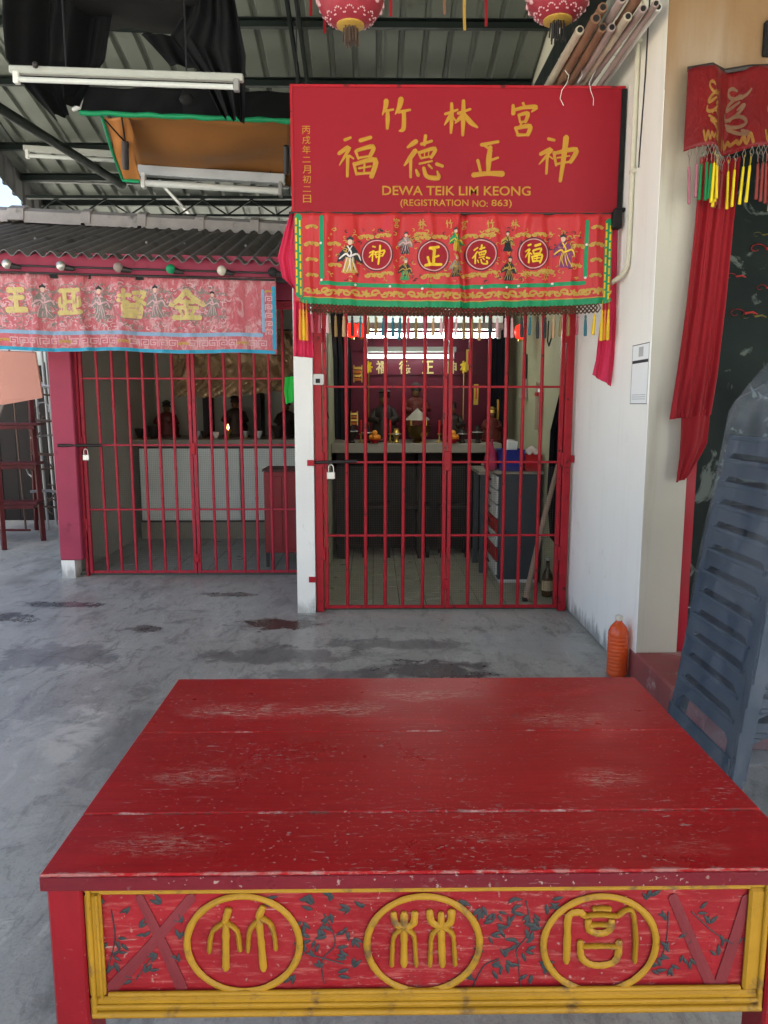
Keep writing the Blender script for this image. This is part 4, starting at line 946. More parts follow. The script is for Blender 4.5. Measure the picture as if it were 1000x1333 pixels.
swag('rear_band', [(P(84, 112, 5.1), P(240, 116, 5.2)), (P(104, 147, 5.2), P(240, 153, 5.25))], m_net, 1.4, .015, 1, 40, 10)
swag('rear_band', [(P(238, 114, 5.2), P(392, 122, 5.3)), (P(238, 153, 5.25), P(392, 160, 5.3))], m_net, 1.4, .015, 1, 40, 10)
MB().tube([P(140, 36, 5.12), P(238, 40, 5.12)], .022, 8).build('net_pole', m_steel, net, smooth=50)
hem = [P(104 + k * 18, 146.5 + k * .72 + .8 * math.sin(k * 2.2), 5.19 + .006 * k) for k in range(17)]
MB().tube(hem, [.016 + .006 * math.sin(k * 3.1) for k in range(17)], 7).build('green_hem', m_thgreen, net, smooth=60)
MB().tube([P(95, 143, 5.18), P(103, 140, 5.17), P(108, 126, 5.15)], [.012, .016, .007], 7).build('tie_knot', m_white2, net, smooth=60)
MB().ball(P(243, 129, 4.95), .045, 10, (1, .8, .8)).build('net_bundle', m_netgrey, net, smooth=180)
tp = thing('brown_tarpaulin', 'brown tarpaulin ceiling sheet stretched under the black net', 'tarpaulin', tuple(P(260, 200, 5.7)))
A_, B_, C_, D_ = P(168, 154, 5.27), P(380, 160, 5.32), P(180, 226, 6.25), P(380, 240, 6.35)
MB().sheet(lambda u, v: A_.lerp(B_, u).lerp(C_.lerp(D_, u), v) + Vector((0, 0, .015 * math.sin(u * 7 + v * 3) + .012 * math.sin(v * 9 + u * 2))), 30, 16, .004, (0, 0, 1)).build('ceiling_sheet', m_tarp, tp, smooth=180)
E_, F_ = P(133, 152, 5.27), P(160, 234, 5.95); G_ = P(182, 236, 5.95)
MB().sheet(lambda u, v: E_.lerp(A_, u).lerp(F_.lerp(G_, u), v) + Vector((.01 * math.sin(v * 8), .02 * math.sin(u * 6 + v * 4), 0)), 10, 20, .004, (0, 1, 0)).build('side_flap', M('orange_tarpaulin', (.42, .17, .05), .5, .3, 4, .3, 14), tp, smooth=180)
MB().tube([E_, E_.lerp(F_, .5) + Vector((-.01, 0, 0)), F_], .011, 6).build('green_edge', m_thgreen, tp); MB().tube([F_ + Vector((0, -.01, -.005)), G_ + Vector((0, -.01, -.005))], .013, 6).build('green_edge', m_thgreen, tp)
MB().tube([P(137, 156, 5.2), P(162, 184, 5.5)], .006, 5).build('tie_rope', m_black, tp); MB().tube([P(158, 150, 5.2), P(163, 184, 5.5)], .006, 5).build('tie_rope', m_black, tp)
MB().tube([P(163, 183, 5.5), P(164, 220, 5.6)], .024, 8).build('hook_weight', m_iron, tp, smooth=50)
MB().tube([P(373, 190, 5.5), P(373, 226, 5.6)], .022, 8).build('hook_weight', m_iron, tp, smooth=50)
def fixture(label, a, b, hangers, tube_on=None, s=1.0, mat=None):
    t = thing('tube_lamp', label, 'lamp', tuple((a + b) / 2), 'fluorescent tube lamps')
    ax = (b - a).normalized(); L = (b - a).length; rz = math.atan2(ax.y, ax.x); ry = -math.asin(ax.z); c = (a + b) / 2
    MB().box(c, (L, .05 * s, .048 * s), (0, ry, rz), .006).build('lamp_housing', mat or m_lampw, t)
    dn = Vector((0, -.012, -.062 * s)); MB().tube([a + ax * .05 + dn, b - ax * .05 + dn], .017 * s, 12).build('glass_tube', tube_on or m_tubeoff, t, smooth=60)
    for e, sg in ((a, 1), (b, -1)):
        MB().box(e + ax * sg * .035 + Vector((0, -.008, -.05 * s)), (.03, .04 * s, .075 * s), (0, ry, rz), .004).build('lamp_holder', m_white2 if sg > 0 else m_alu, t)
    for f_, top in hangers:
        q = a.lerp(b, f_); MB().tube([q, Vector((q.x, q.y, top))], .0045, 5).build('hanger_wire', m_black, t)
    return t
fixture('long unlit white tube lamp hanging below the black net', P(13, 91, 4.1), P(317, 102, 4.13), ((.24, 5.0), (.755, 5.0)), None, .78)
MB().ball(P(46, 84.5, 4.06), .016, 8).build('starter', m_iron, bpy.data.objects['tube_lamp'])
fixture('unlit tube lamp under the brown tarpaulin', P(181, 222, 6.1), P(371, 234, 6.15), ((.25, 3.5), (.9, 3.5)), None, 1.5, M('grey_lamp_enamel', (.42, .44, .46), .35))
fixture('faint grey tube lamp far back under the left roof slope', P(31, 193, 7.75), P(160, 201, 7.85), ((.15, 4.05), (.85, 4.05)), None, 1.1)

# ================================================================ RED LANTERNS
lan = [('red paper lantern with gold trim nearest the middle of the roof', P(456, -4, 4.35)), ('red paper lantern with gold trim above the right half of the sign', P(727, -8, 4.2))]
for k, (lb, q) in enumerate(lan):
    t = thing('paper_lantern', lb, 'lantern', tuple(q), 'red paper lanterns under the roof')
    r = .178 if k == 0 else .162
    prof = [(r * math.sin(a) ** .8 if 0 < a < math.pi else .0, -.83 * r * math.cos(a)) for a in [math.pi * i / 18 for i in range(19)]]
    prof = [(max(p[0], .055), p[1]) for p in prof]
    MB().lathe(prof, q, 48, lambda an: 1 + .022 * math.cos(an * 16)).build('lantern_body', m_lantred, t, smooth=180)
    MB().lathe([(.058, -.86 * r), (.075, -.82 * r), (.075, -.78 * r), (.05, -.76 * r)], q, 20).build('bottom_collar', m_thgold, t, smooth=40)
    mb = MB()
    for i in range(12):      # scalloped gold trim round the bottom
        an = 2 * math.pi * i / 12
        for s_ in range(-3, 4):
            a0 = an + s_ * .075; hgt = -.62 * r - .10 * r * (abs(s_) / 3) ** 2 + .05
            rr = lambda z: r * max(.05, 1 - (z / (.83 * r)) ** 2) ** .42 + .004
            z = -.70 * r + .11 * r * (1 - (abs(s_) / 3.0) ** 2); mb.ball((q.x + rr(z) * math.cos(a0), q.y + rr(z) * math.sin(a0), q.z + z), .0045, 6)
    mb.build('gold_trim', m_thpink, t, smooth=180)
    mb = MB()
    for i in range(8):
        an = 2 * math.pi * i / 8 + .25; z = .02 * r
        for dx, dz in ((-.03, .03), (0, .045), (.03, .03), (-.022, -.01), (.022, -.01), (0, -.03), (0, .01)):
            aa = an + dx / r; zz = z + dz - .03; rr = r * max(.05, 1 - (zz / (.83 * r)) ** 2) ** .42 + .003; mb.box((q.x + rr * math.cos(aa), q.y + rr * math.sin(aa), q.z + zz), (.016, .016, .022), (0, 0, aa), .002)
    mb.build('gold_emblem', m_thpink, t)
    mb = MB()
    for i in range(22):
        an = i * 2.4; rr = .04 * math.sqrt(i / 22); mb.tube([(q.x + rr * math.cos(an), q.y + rr * math.sin(an), q.z - .84 * r), (q.x + rr * 1.15 * math.cos(an), q.y + rr * 1.15 * math.sin(an), q.z - .84 * r - .085 - .01 * math.sin(i))], .004, 4)
    mb.build('bottom_tassel', m_iron if k else m_rust, t)
    MB().tube([q + Vector((0, 0, .8 * r)), Vector((q.x, q.y, roofz(q.y) - .02))], .004, 5).build('hanging_cord', m_black, t)
ribs_ = [(404, m_redcloth, 22, 'dark red'), (422, m_redcloth, 44, 'long red'), (443, m_thgreen, 24, 'dark green'), (486, m_thgreen, 18, 'short green'), (508, m_redcloth, 20, 'short red'), (578, m_bamB, 18, 'brown'), (604, m_thgold, 40, 'thin gold'), (632, m_redcloth, 34, 'faded red')]
for px, mt, ln_, nm in ribs_:
    a = P(px, -70, 5.0); b = P(px + 1, ln_, 5.0)
    mb = MB().sheet(lambda u, v: a.lerp(b, v) + Vector(((u - .5) * .022 * (1 - .2 * v), .012 * math.sin(v * 9 + px), 0)), 2, 14, .002)
    tag(mb.build('hanging_ribbon', mt), f'{nm} ribbon strip hanging from the roof {"left" if px < 456 else "right"} of the middle lantern', 'ribbon', 'ribbons hanging from the roof')
wr = MB().tube([P(386, -60, 4.42), P(386, 60, 4.42), P(386, 110, 4.41)], .004, 5); tag(wr.build('sign_wire', m_black), 'thin dark wire holding the left end of the big sign', 'wire')

# ================================================================ BAMBOO POLES STORED ABOVE THE SIGN
wh = ['lowest pale', 'brown', 'slim brown', 'mauve', 'golden', 'grey', 'white', 'thin grey', 'upper brown', 'upper mauve', 'topmost knotty']
specs = [(1.03, 3.315, 3.98, .021, m_bamA), (1.075, 3.315, 3.86, .024, m_bamB), (1.125, 3.312, 3.92, .022, m_bamB), (1.165, 3.31, 3.90, .020, m_bamC), (1.21, 3.31, 3.80, .020, m_bamA),
         (1.26, 3.308, 3.74, .019, m_bamC), (1.345, 3.325, 3.78, .018, m_white2), (1.305, 3.30, 3.70, .016, m_bamC), (1.10, 3.36, 3.84, .022, m_bamB), (1.16, 3.358, 3.74, .022, m_bamC), (1.225, 3.356, 3.66, .026, m_bamB)]
for i, (x, z, y0, r, mt) in enumerate(specs):
    z += .02
    t = thing('bamboo_pole', f'{wh[i]} pole of the bamboo bundle laid on top of the big sign', 'pole', (x, y0, z), 'bamboo poles above the sign')
    pts = []; rs = []; y = y0; x2 = x + random.uniform(-.05, .02)
    while y < 6.2:
        f_ = (y - y0) / (6.2 - y0)
        for d_, k_ in ((0, 1.0), (.012, 1.14), (.024, 1.0)): pts.append((lerp(x, x2, f_), y + d_, z + .01 * math.sin(y * 2 + i))); rs.append(r * k_)
        y += .27 + .03 * (i % 3)
    MB().tube(pts, rs, 10).build('culm', mt, t, smooth=60)
    MB().lathe([(r * .66, 0), (r * .66, .004)], (x, y0 - .003, pts[0][2]), 10, axis='y').build('hollow_end', m_black, t)
for i in range(3):
    q = P(735 + i * 18, 104, 4.36); pts = [(q.x + .02 * math.sin(k * 1.3 + i), 4.36 - .02 * math.sin(k), q.z + .05 - .035 * k) for k in range(6 if i != 1 else 3)]
    tag(MB().tube(pts, .0022, 4).build('tie_string', m_white2), ('pale string hanging over the sign top, leftmost', 'short string stub at the middle of the bamboo bundle', 'pale string hanging over the sign top, nearest the wall')[i], 'string')
tag(MB().tube([(1.0, 4.30, 3.345), (1.08, 4.29, 3.362), (1.2, 4.29, 3.385), (1.34, 4.30, 3.36)], .003, 5).build('bundle_tie', m_white2), 'white twine tied across the bamboo bundle', 'string')

# ================================================================ CONDUIT AND POSTER ON THE WHITE WALL, DRINK BOTTLE
def PW(px, py, X): d = ray(px, py); t = X / d.x; return Vector((X, d.y * t, CAMZ + d.z * t))
a = PW(834, 60, WX - .016); 
cp = [(WX - .016, 4.22, 3.9), (WX - .016, 4.22, P(812, 335, 4.22).z)]
zb_ = cp[1][2]; cp += [(WX - .018, 4.23, zb_ - .05), (WX - .03, 4.27, zb_ - .085), (WX - .04, 4.34, zb_ - .10), (WX - .04, 4.42, zb_ - .105)]
cd = thing('cable_conduit', 'cream plastic cable conduit running down the white wall beside the sign', 'conduit', (WX - .016, 4.22, zb_))
MB().tube(cp, .014, 10).build('conduit_pipe', m_conduit, cd, smooth=60)
for z in (3.4, 2.75): MB().box((WX - .012, 4.22, z), (.03, .05, .025), None, .004).build('conduit_clip', m_conduit, cd)
tag(MB().tube([(WX - .004, 4.10, 3.9), (WX - .004, 4.12, 3.2), (WX - .004, 4.16, 2.75)], .004, 5).build('thin_cable', m_iron), 'thin dark cable on the white wall right of the conduit', 'cable')
ps = thing('wall_notice', 'white paper notice with dark band taped on the white side wall', 'notice', (WX, 3.97, 1.6))
py0 = PW(845, 490, WX).y; py1 = PW(823, 490, WX).y; pz1 = PW(834, 448, WX).z; pz0 = PW(834, 526, WX).z
MB().bx(WX - .004, WX - .0005, py0, py1, pz0, pz1).build('paper_sheet', m_paper, ps)
def pn(a_, b_, c_, d_, mt, nm): MB().bx(WX - .0055, WX - .0042, lerp(py0, py1, a_), lerp(py0, py1, b_), lerp(pz0, pz1, c_), lerp(pz0, pz1, d_)).build(nm, mt, ps)
pn(.04, .96, .685, .735, m_ink, 'printed_band'); pn(.35, .6, .79, .95, m_ink2, 'printed_emblem')
for k in range(3): pn(.1, .9, .08 + k * .035, .09 + k * .035, m_ink2, 'printed_line')
pn(.0, 1., .988, 1.0, m_ink, 'paper_edge'); pn(.0, 1., .0, .012, m_ink, 'paper_edge'); pn(.0, .025, .014, .986, m_ink2, 'paper_edge'); pn(.975, 1., .014, .986, m_ink2, 'paper_edge')
q = PZ(808, 879); bt = thing('drink_bottle', 'orange drink bottle standing on the floor against the white wall', 'bottle', (WX - .066, q.y, 0))
bxc = (WX - .068, q.y, 0); prof = [(.045, .0), (.055, .012)]
z = .02
while z < .22: prof += [(.0555, z), (.0555, z + .012), (.0542, z + .015), (.0542, z + .018)]; z += .021
prof += [(.0555, .235), (.054, .255), (.044, .28), (.028, .30), (.018, .312), (.018, .318)]
MB().lathe(prof, bxc, 24).build('bottle_body', m_bottle, bt, smooth=50)
MB().lathe([(.016, .318), (.0165, .322), (.021, .323), (.021, .342), (.019, .345)], bxc, 18).build('bottle_cap', m_cap, bt, smooth=40)

# ================================================================ DOORWAY VALANCE AND CURTAIN (right)
DY = WY - .05
m_dullgold = M('dull_gold_thread', (.26, .12, .03), .5, .4, 50, .4, 150)
dv = Cloth(P(893, 100, DY).x, P(893, 100, DY).x + 1.9, DY, lambda u: P(900, 93, DY).z, lambda u: P(900, 204, DY).z - .0, [], .0, (0, 1, 0, 1))
dvf = lambda u, v: Vector((lerp(dv.X0, dv.X1, u) + .012 * math.sin(u * 44) - .02 * v * (1 - u), DY - .13 * (.5 + .5 * math.sin(u * 46 - .6)) ** .6 * (.45 + .55 * v) - .02 * v - .004 * math.sin(u * 130), lerp(dv.zt(0), dv.zb(0), v) + .006 * math.sin(u * 46)))
D = thing('door_valance', 'dark red brocade valance with tassels across the hall doorway', 'valance', (dv.X0 + .9, DY, dv.zb(0)))
MB().sheet(dvf, 220, 16, .003).build('brocade_panel', m_satin3, D, smooth=180)
MB().tube([dvf(k / 20, 0) + Vector((0, .012, .004)) for k in range(21)], .012, 6).build('valance_rod', m_iron, D)
for k in range(9):
    u0 = .055 + k * .075; mb = MB()
    fnv = lambda x, y, l: dvf(u0 + x * .022, .5 + y * .28) + Vector((0, -.002 - .0018 * l, 0))
    for s_ in range(5): 
        pts = [(math.cos(a + s_ * 1.3) * (1 - .08 * i), -.8 + s_ * .42 + .25 * math.sin(a * 1.2)) for i, a in enumerate([j * .7 for j in range(8)])]
        ribbon(mb, pts, .16, fnv, 4)
    mb.build('embroidered_flower', m_dullgold if k % 2 == 0 else m_bamB, D)
    line([(x / 10, 1.35 + .22 * math.sin(x * 1.7)) for x in range(-12, 13, 2)], .18, m_dullgold, 'embroidered_wave', D, fnv, 4)
dt = MB().lathe([(.0012, .05), (.0012, 0), (.006, -.004), (.0065, -.02), (.0075, -.13), (.008, -.165), (.002, -.168)], (0, 0, 0), 7)
dcols = [M('mauve_silk', (.34, .12, .16), .6), M('deep_green_silk', (.01, .16, .05), .5), M('lemon_silk', (.72, .56, .02), .5), M('dull_red_silk', (.22, .04, .035), .6)]
dpro = [dt.build('tassel', c, D, smooth=60) for c in dcols]; seen = set()
for i in range(60):
    u = .008 + i * .0098; k = 0 if i < 2 else 1 if i < 5 else 2 if i < 9 else (3 if (i // 4) % 3 else 2)
    o = dpro[k] if k not in seen else bpy.data.objects.new('tassel', dpro[k].data)
    if k in seen: C.objects.link(o)
    seen.add(k); o.parent = D; o.matrix_parent_inverse = Matrix.Translation(-Vector(D.location)); q = dvf(u, 1); o.location = q + Vector((random.uniform(-.004, .004), 0, -.075 + random.uniform(-.004, .004))); o.rotation_euler = (0, random.uniform(-.06, .06), 0); o.scale = (1, 1, random.uniform(.9, 1.1))
mb = MB()
for i in range(60):
    u = .008 + i * .0098; q = dvf(u, 1); w_ = .0098 * 1.9 / 2
    for (x0_, z0_, x1_, z1_) in ((0, .004, w_, -.02), (w_, -.02, 0, -.045), (0, .004, -w_, -.02), (-w_, -.02, 0, -.045), (0, -.045, 0, -.07)): mb.tube([q + Vector((x0_, -.002, z0_)), q + Vector((x1_, -.002, z1_))], .0017, 3)
tag(mb.build('fringe_net', m_thgrey, D), kind='stuff')
cu_rows = [(P(912, 205, 3.79), P(962, 205, 3.82)), (P(904, 290, 3.78), P(953, 290, 3.82)), (P(892, 400, 3.77), P(943, 400, 3.82)), (P(880, 490, 3.76), P(933, 490, 3.82)), (P(872, 546, 3.75), P(925, 540, 3.82))]
cur = thing('door_curtain', 'long red curtain gathered at the left side of the hall doorway', 'curtain', tuple(P(900, 620, 3.8)))
drape('curtain_panel', None, cu_rows, m_redcloth, 3.2, .014, 70, 40, parent=cur)
drape('curtain_tail', None, [(P(886, 536, 3.78), P(926, 532, 3.825)), (P(885, 572, 3.78), P(921, 575, 3.825)), (P(884, 596, 3.78), P(914, 590, 3.825)), (P(880, 628, 3.77), P(896, 622, 3.82))], m_redcloth, 1.7, .010, 40, 24, parent=cur, seed=1)
# ================================================================ STACK OF PLASTIC CHAIRS UNDER CLEAR SHEETING
def make_chair():
    t = thing('plastic_chair', 'x', 'chair', (0, 0, 0), 'stacked slate blue plastic chairs')
    W, Dp = .46, .50          # local: x across, y depth (+y = back), z up
    st = MB()
    st.sheet(lambda u, v: Vector((lerp(-W / 2, W / 2, u), lerp(-Dp / 2, Dp / 2, v), .44 - .018 * math.sin(math.pi * u) * math.sin(math.pi * v) - .02 * max(0, .12 - v) * 8 * .12)), 8, 8, -.006, (0, 0, 1)); st.build('seat', m_chair, t, True, 60)
    for s in (-1, 1):         # side apron with an arch between the legs
        x = s * W / 2; pts = []
        top = [(x, -Dp / 2 + Dp * k / 12, .442) for k in range(13)]
        low = []
        for k in range(13):
            f_ = k / 12; e = min(f_, 1 - f_) * 12
            low.append((x + s * .014, -Dp / 2 + Dp * f_, .36 + (.035 if 1.4 < e else -.03 * (1.4 - e) + .035 * e / 1.4)))
        mb = MB(); vs = top + low; mb.add(vs + [(q[0] - s * .006, q[1], q[2]) for q in vs], [(k, k + 1, 14 + k, 13 + k) for k in range(12)] + [(26 + k, 39 + k, 40 + k, 27 + k) for k in range(12)] + [(13 + k, 14 + k, 40 + k, 39 + k) for k in range(12)])
        mb.build('side_apron', m_chair, t, True, 40)
        mb = MB(); mb.tube([(x + s * .012, -Dp / 2 + .03 + (Dp - .06) * k / 12, .404 + .006 * math.sin(math.pi * k / 12)) for k in range(13)], .010, 6, flat=1.0); mb.build('apron_rib', m_chair, t, True, 60)
    for s in (-1, 1):         # front and rear aprons: broad arched bands
        y = s * Dp / 2; top = []; low = []
        for k in range(15):
            f_ = k / 14; e = min(f_, 1 - f_) * 14; xx = -W / 2 + W * f_
            drop = .060 if e > 2.2 else .060 + .075 * (1 - e / 2.2) ** 1.6
            top.append((xx, y, .446)); low.append((xx * 1.03, y + s * (.006 + .10 * (drop - .02)), .446 - drop))
        vs = top + low; mb = MB(); mb.add(vs + [(q[0], q[1] - s * .009, q[2]) for q in vs], [(k, k + 1, 16 + k, 15 + k) for k in range(14)] + [(30 + k, 45 + k, 46 + k, 31 + k) for k in range(14)] + [(15 + k, 16 + k, 46 + k, 45 + k) for k in range(14)]); mb.build('apron', m_chair, t, True, 40)
        MB().tube([(-W / 2 + .02 + (W - .04) * k / 10, y + s * .003, .441) for k in range(11)], .010, 6).build('seat_roll', m_chair, t, True, 60)
    for sx in (-1, 1):
        for sy in (-1, 1):
            x, y = sx * W / 2, sy * Dp / 2; ex, ey = x + sx * .035, y + sy * .06
            mb = MB(); prof = [(0, 0), (-sx * .052, 0), (-sx * .052, -sy * .007), (-sx * .007, -sy * .007), (-sx * .007, -sy * .06), (0, -sy * .06)]
            vs = [(x + a, y + b, .43) for a, b in prof] + [(ex + a * .75, ey + b * .75, 0) for a, b in prof]
            mb.add(vs, [(k, (k + 1) % 6, 6 + (k + 1) % 6, 6 + k) for k in range(6)] + [(5, 4, 3, 2, 1, 0), (6, 7, 8, 9, 10, 11)]); mb.build('leg', m_chair, t, True)
    def back(u, v): a = (u - .5); return Vector((a * (W - .02 * v), Dp / 2 - .01 + .11 * v + .05 * (1 - (2 * a) ** 2) * (.4 + .6 * v), .44 + .40 * v - .05 * (abs(2 * a) ** 4) * v))
    for s in (0, 1):
        mb = MB().sheet(lambda u, v: back(.0 + .1 * u if s == 0 else .9 + .1 * u, v), 2, 8, -.014); mb.build('back_post', m_chair, t, True, 60)
    MB().sheet(lambda u, v: back(.1 + .8 * u, .72 + .28 * v), 10, 3, -.012).build('top_rail', m_chair, t, True, 60)
    for k in range(4): MB().sheet(lambda u, v: back(.17 + k * .19 + .1 * u, .0 + .72 * v), 2, 6, -.010).build('back_slat', m_chair, t, True, 60)
    return t
proto = make_chair(); NCH = 12
ordn = ['bottom', 'second', 'third', 'fourth', 'fifth', 'sixth', 'seventh', 'eighth', 'ninth', 'tenth', 'eleventh', 'top']
XF0, CY = 1.21, 2.555          # front edge of the bottom seat, middle of the stack
for i in range(NCH):
    o = proto if i == 0 else copy_tree(proto)
    o.location = (XF0 + .25 + i * .0119, CY + random.uniform(-.004, .004), i * .085); o.rotation_euler = (0, 0, R(-90) + random.uniform(-.012, .012))
    o['label'] = f'{ordn[i]} slate blue plastic chair ' + ('of the stack under clear sheeting' if i in (0, NCH - 1) else 'from the bottom of the stack under clear sheeting')
for zz_ in (.30, .212, .125):      # slatted front of the lowest chair
    MB().sheet(lambda u, v: Vector((lerp(-.245, .245, u), -.25 - .02 - .10 * (.40 - zz_) - .006 * v, zz_ + .03 - .06 * v)), 8, 2, .008).build('front_slat', m_chair, proto, True, 40)
# loose clear sheet over the stack, higher over the backrests
film = MB(); rings = []; seg = 64
lv = [0, .12, .26, .4, .54, .68, .8, .9, .97, 1.0, 1.0, 1.0]; inn = [1] * 9 + [.97, .72, .35]
for k, t_ in enumerate(lv):
    for j in range(seg):
        a = 2 * math.pi * j / seg; ca, sa = math.cos(a), math.sin(a); p = 6.0
        r = (abs(ca) ** p + abs(sa) ** p) ** (-1 / p); wv = 1 + .010 * math.sin(a * 9 + k * .9) + .008 * math.sin(a * 19 - k * 1.7)
        x = r * ca * wv * inn[k]; y = r * sa * wv * inn[k]
        f_ = min(1, max(0, (x + 1) / 1.3)); f_ = f_ * f_ * (3 - 2 * f_); ztop_ = 1.50 + .42 * f_; z = .015 + t_ * ztop_ + (.02 * math.sin(a * 7 + k) if 0 < k < 9 else 0) + (.015 * math.sin(j * 1.1 + k) if k > 8 else 0)
        lean = .125 * min(z, 1.6); hx = .36 - .03 * t_; rings.append((1.125 + lean + hx * (x + 1), CY + (.318 - .045 * t_) * y, z))
film.add(rings, [(k * seg + j, k * seg + (j + 1) % seg, (k + 1) * seg + (j + 1) % seg, (k + 1) * seg + j) for k in range(len(lv) - 1) for j in range(seg)] + [tuple((len(lv) - 1) * seg + j for j in range(seg))])
fo = film.build('plastic_sheet', m_film, smooth=180); tag(fo, 'clear plastic sheet wrapped over the stack of slate blue chairs', 'plastic sheet')

# ================================================================ CLUTTER IN THE LEFT BACKGROUND
sh = thing('tiered_stand', 'dark red wooden tiered stand at the left edge of the photo', 'stand', tuple(PZ(20, 712)))
lf = PZ(57, 704); lb = PZ(10, 715)
topR = P(40, 520, lf.y + .35)
MB().tube([lf, topR], .032, 4).build('leg', m_wood, sh); MB().tube([PZ(6, 716), P(-6, 560, lf.y - .1)], .030, 4).build('leg', m_wood, sh)
MB().tube([lf + Vector((-1.3, -.1, 0)), topR + Vector((-1.3, -.1, 0))], .032, 4).build('leg', m_wood, sh); MB().tube([PZ(48, 690), topR + Vector((-.05, .1, 0))], .028, 4).build('leg', m_wood, sh)
for (py, dy, tz) in ((552, .28, .03), (603, .14, .03), (654, -.02, .03)):
    q = P(50, py, lf.y + dy); MB().box((q.x - .70, q.y - .06, q.z), (1.45, .24, tz), (0, 0, R(6)), .004).build('tread', m_wood, sh)
    MB().box((q.x - .70, q.y - .19, q.z - .035), (1.42, .02, .035), (0, 0, R(6)), .003).build('tread_lip', m_wood, sh)
q = P(40, 690, lf.y); MB().tube([q, q + Vector((-1.2, -.1, .02))], .014, 6).build('stretcher', m_wood, sh)
sb_ = thing('salmon_board', 'salmon pink board leaning above the red tiered stand', 'board', tuple(P(10, 520, 7.3)))
MB().prism([P(-60, 455, 7.30), P(46, 459, 7.25), P(55, 518, 7.32), P(4, 527, 7.38), P(-60, 522, 7.4)], (0, .025, .01)).build('board_sheet', m_salmon, sb_)
rk = thing('steel_rack', 'tall rack of bare steel tubes beside the magenta post', 'rack', tuple(PZ(70, 690)))
for (a, b, r, m_) in (((51, 440), (63, 690), .016, m_alu), ((66, 440), (74, 684), .018, m_alu), ((74, 440), (80, 692), .018, m_alu), ((84, 440), (88, 680), .012, m_rust), ((30, 440), (34, 690), .012, m_rust)):
    q = PZ(*b); MB().tube([q, Vector((q.x - .05, q.y, P(a[0], a[1], q.y).z))], r, 8).build('upright', m_, rk, smooth=50)
for i, py in enumerate((500, 512, 547, 570, 590, 612, 640, 660)):
    q = P(40, py, 8.5 + .05 * (i % 3)); e = P(88, py + random.uniform(-4, 4), 8.5 + .3 * (i % 2)); MB().tube([q, q.lerp(e, .5) + Vector((0, 0, random.uniform(-.03, .03))), e], .012 if i % 2 else .018, 6).build('cross_tube', m_alu if i % 3 == 0 else m_rust, rk, smooth=50)
for i in range(9):
    q = P(random.uniform(42, 84), random.uniform(480, 670), 8.75); pts = [q + Vector((.07 * math.cos(a), .02 * math.sin(a * 2), .09 * math.sin(a))) for a in [j * .8 + i for j in range(6)]]
    MB().tube(pts, .010, 6).build('bent_tube', m_rust if i % 3 else m_alu, rk, smooth=50)
# boarded yard fence behind the clutter (planks), white daylight above it
m_fence = M('black_board', (.018, .015, .014), .8, .4, 5)
fe = thing('board_fence', 'dark weathered board fence behind the clutter at the far left', 'fence', (-5, 9.6, 0))
x = -8.2
while x < -2.95:
    MB().bx(x, x + .19, 9.6 + random.uniform(-.01, .01), 9.63, 0, 2.02 + random.uniform(-.06, .04)).build('fence_board', m_fence, fe); x += .2
MB().bx(-8.2, -2.95, 9.635, 9.68, .5, .58).build('fence_rail', m_altdark, fe); MB().bx(-8.2, -2.95, 9.635, 9.68, 1.6, 1.68).build('fence_rail', m_altdark, fe)

# ================================================================ MAIN SHRINE INTERIOR
AY = 6.95; AZ = 1.135
al = thing('altar_table', 'long cream topped altar counter at the back of the main shrine', 'altar', (.45, AY, 0))
MB().bx(-.40, 1.20, AY, 7.77, AZ - .09, AZ, .006).build('altar_top', m_altar, al)
for x in (-.35, .42, 1.12): MB().bx(x, x + .07, AY + .06, 7.7, .02, AZ - .092).build('altar_leg', m_altdark, al)
MB().bx(-.38, 1.18, 7.55, 7.6, .02, AZ - .1).build('altar_back_panel', m_altdark, al)
cap = thing('name_board', 'dark red back board with four gold characters above the altar', 'board', (.4, 7.76, 1.9))
MB().bx(-.28, 1.05, 7.755, 7.778, 1.80, 2.03).build('board_panel', M('maroon_board', (.10, .006, .02), .4), cap)
def bw(x, y, l): return P(x, y, 7.75)
for ch, px in zip('福德正神', (497, 527, 557, 587)): text(ch, 1, bw, 15, 17, px, 478, 'gold_character', m_thpale, cap, .02)
fixture('bright lit tube lamp in the main shrine', P(470, 425, 6.5), P(655, 425, 6.5), ((.1, 2.62), (.9, 2.62)), m_tubeon, 1.2)
fixture('shorter lit tube lamp close to the gold characters', P(473, 455, 7.60), P(594, 455, 7.60), ((.1, 2.62), (.9, 2.62)), m_tubeon2, 1.1)
bo = thing('glass_louvre', 'strip of pale glass blocks above the lit tube in the main shrine', 'window', tuple(P(545, 416, 6.9)))
for k in range(9):
    q0 = P(424 + k * 26, 411, 6.9); q1 = P(447 + k * 26, 420, 6.9); MB().bx(q0.x, q1.x, 6.9, 6.93, q1.z, q0.z, .004).build('glass_block', m_panel, bo)
for lab, px, py, Y in (('small glowing red lantern left of the lit tube', 458, 430, 6.3), ('second glowing red lantern beside the lit tube', 470, 430, 6.5), ('glowing red lantern at the right end of the lit tube', 678, 432, 6.3)):
    q = P(px, py, Y); t = thing('red_lamp', lab, 'lantern', tuple(q), 'glowing red altar lanterns')
    MB().lathe([(.02, -.06), (.045, -.045), (.055, 0), (.045, .045), (.02, .06)], q, 16).build('lamp_shade', m_lantlit, t, smooth=180); MB().tube([q + Vector((0, 0, .06)), (q.x, q.y, 2.62)], .003, 4).build('cord', m_black, t); MB().lathe([(.022, -.075), (.022, -.06)], q, 10).build('lamp_cap', m_brass, t)
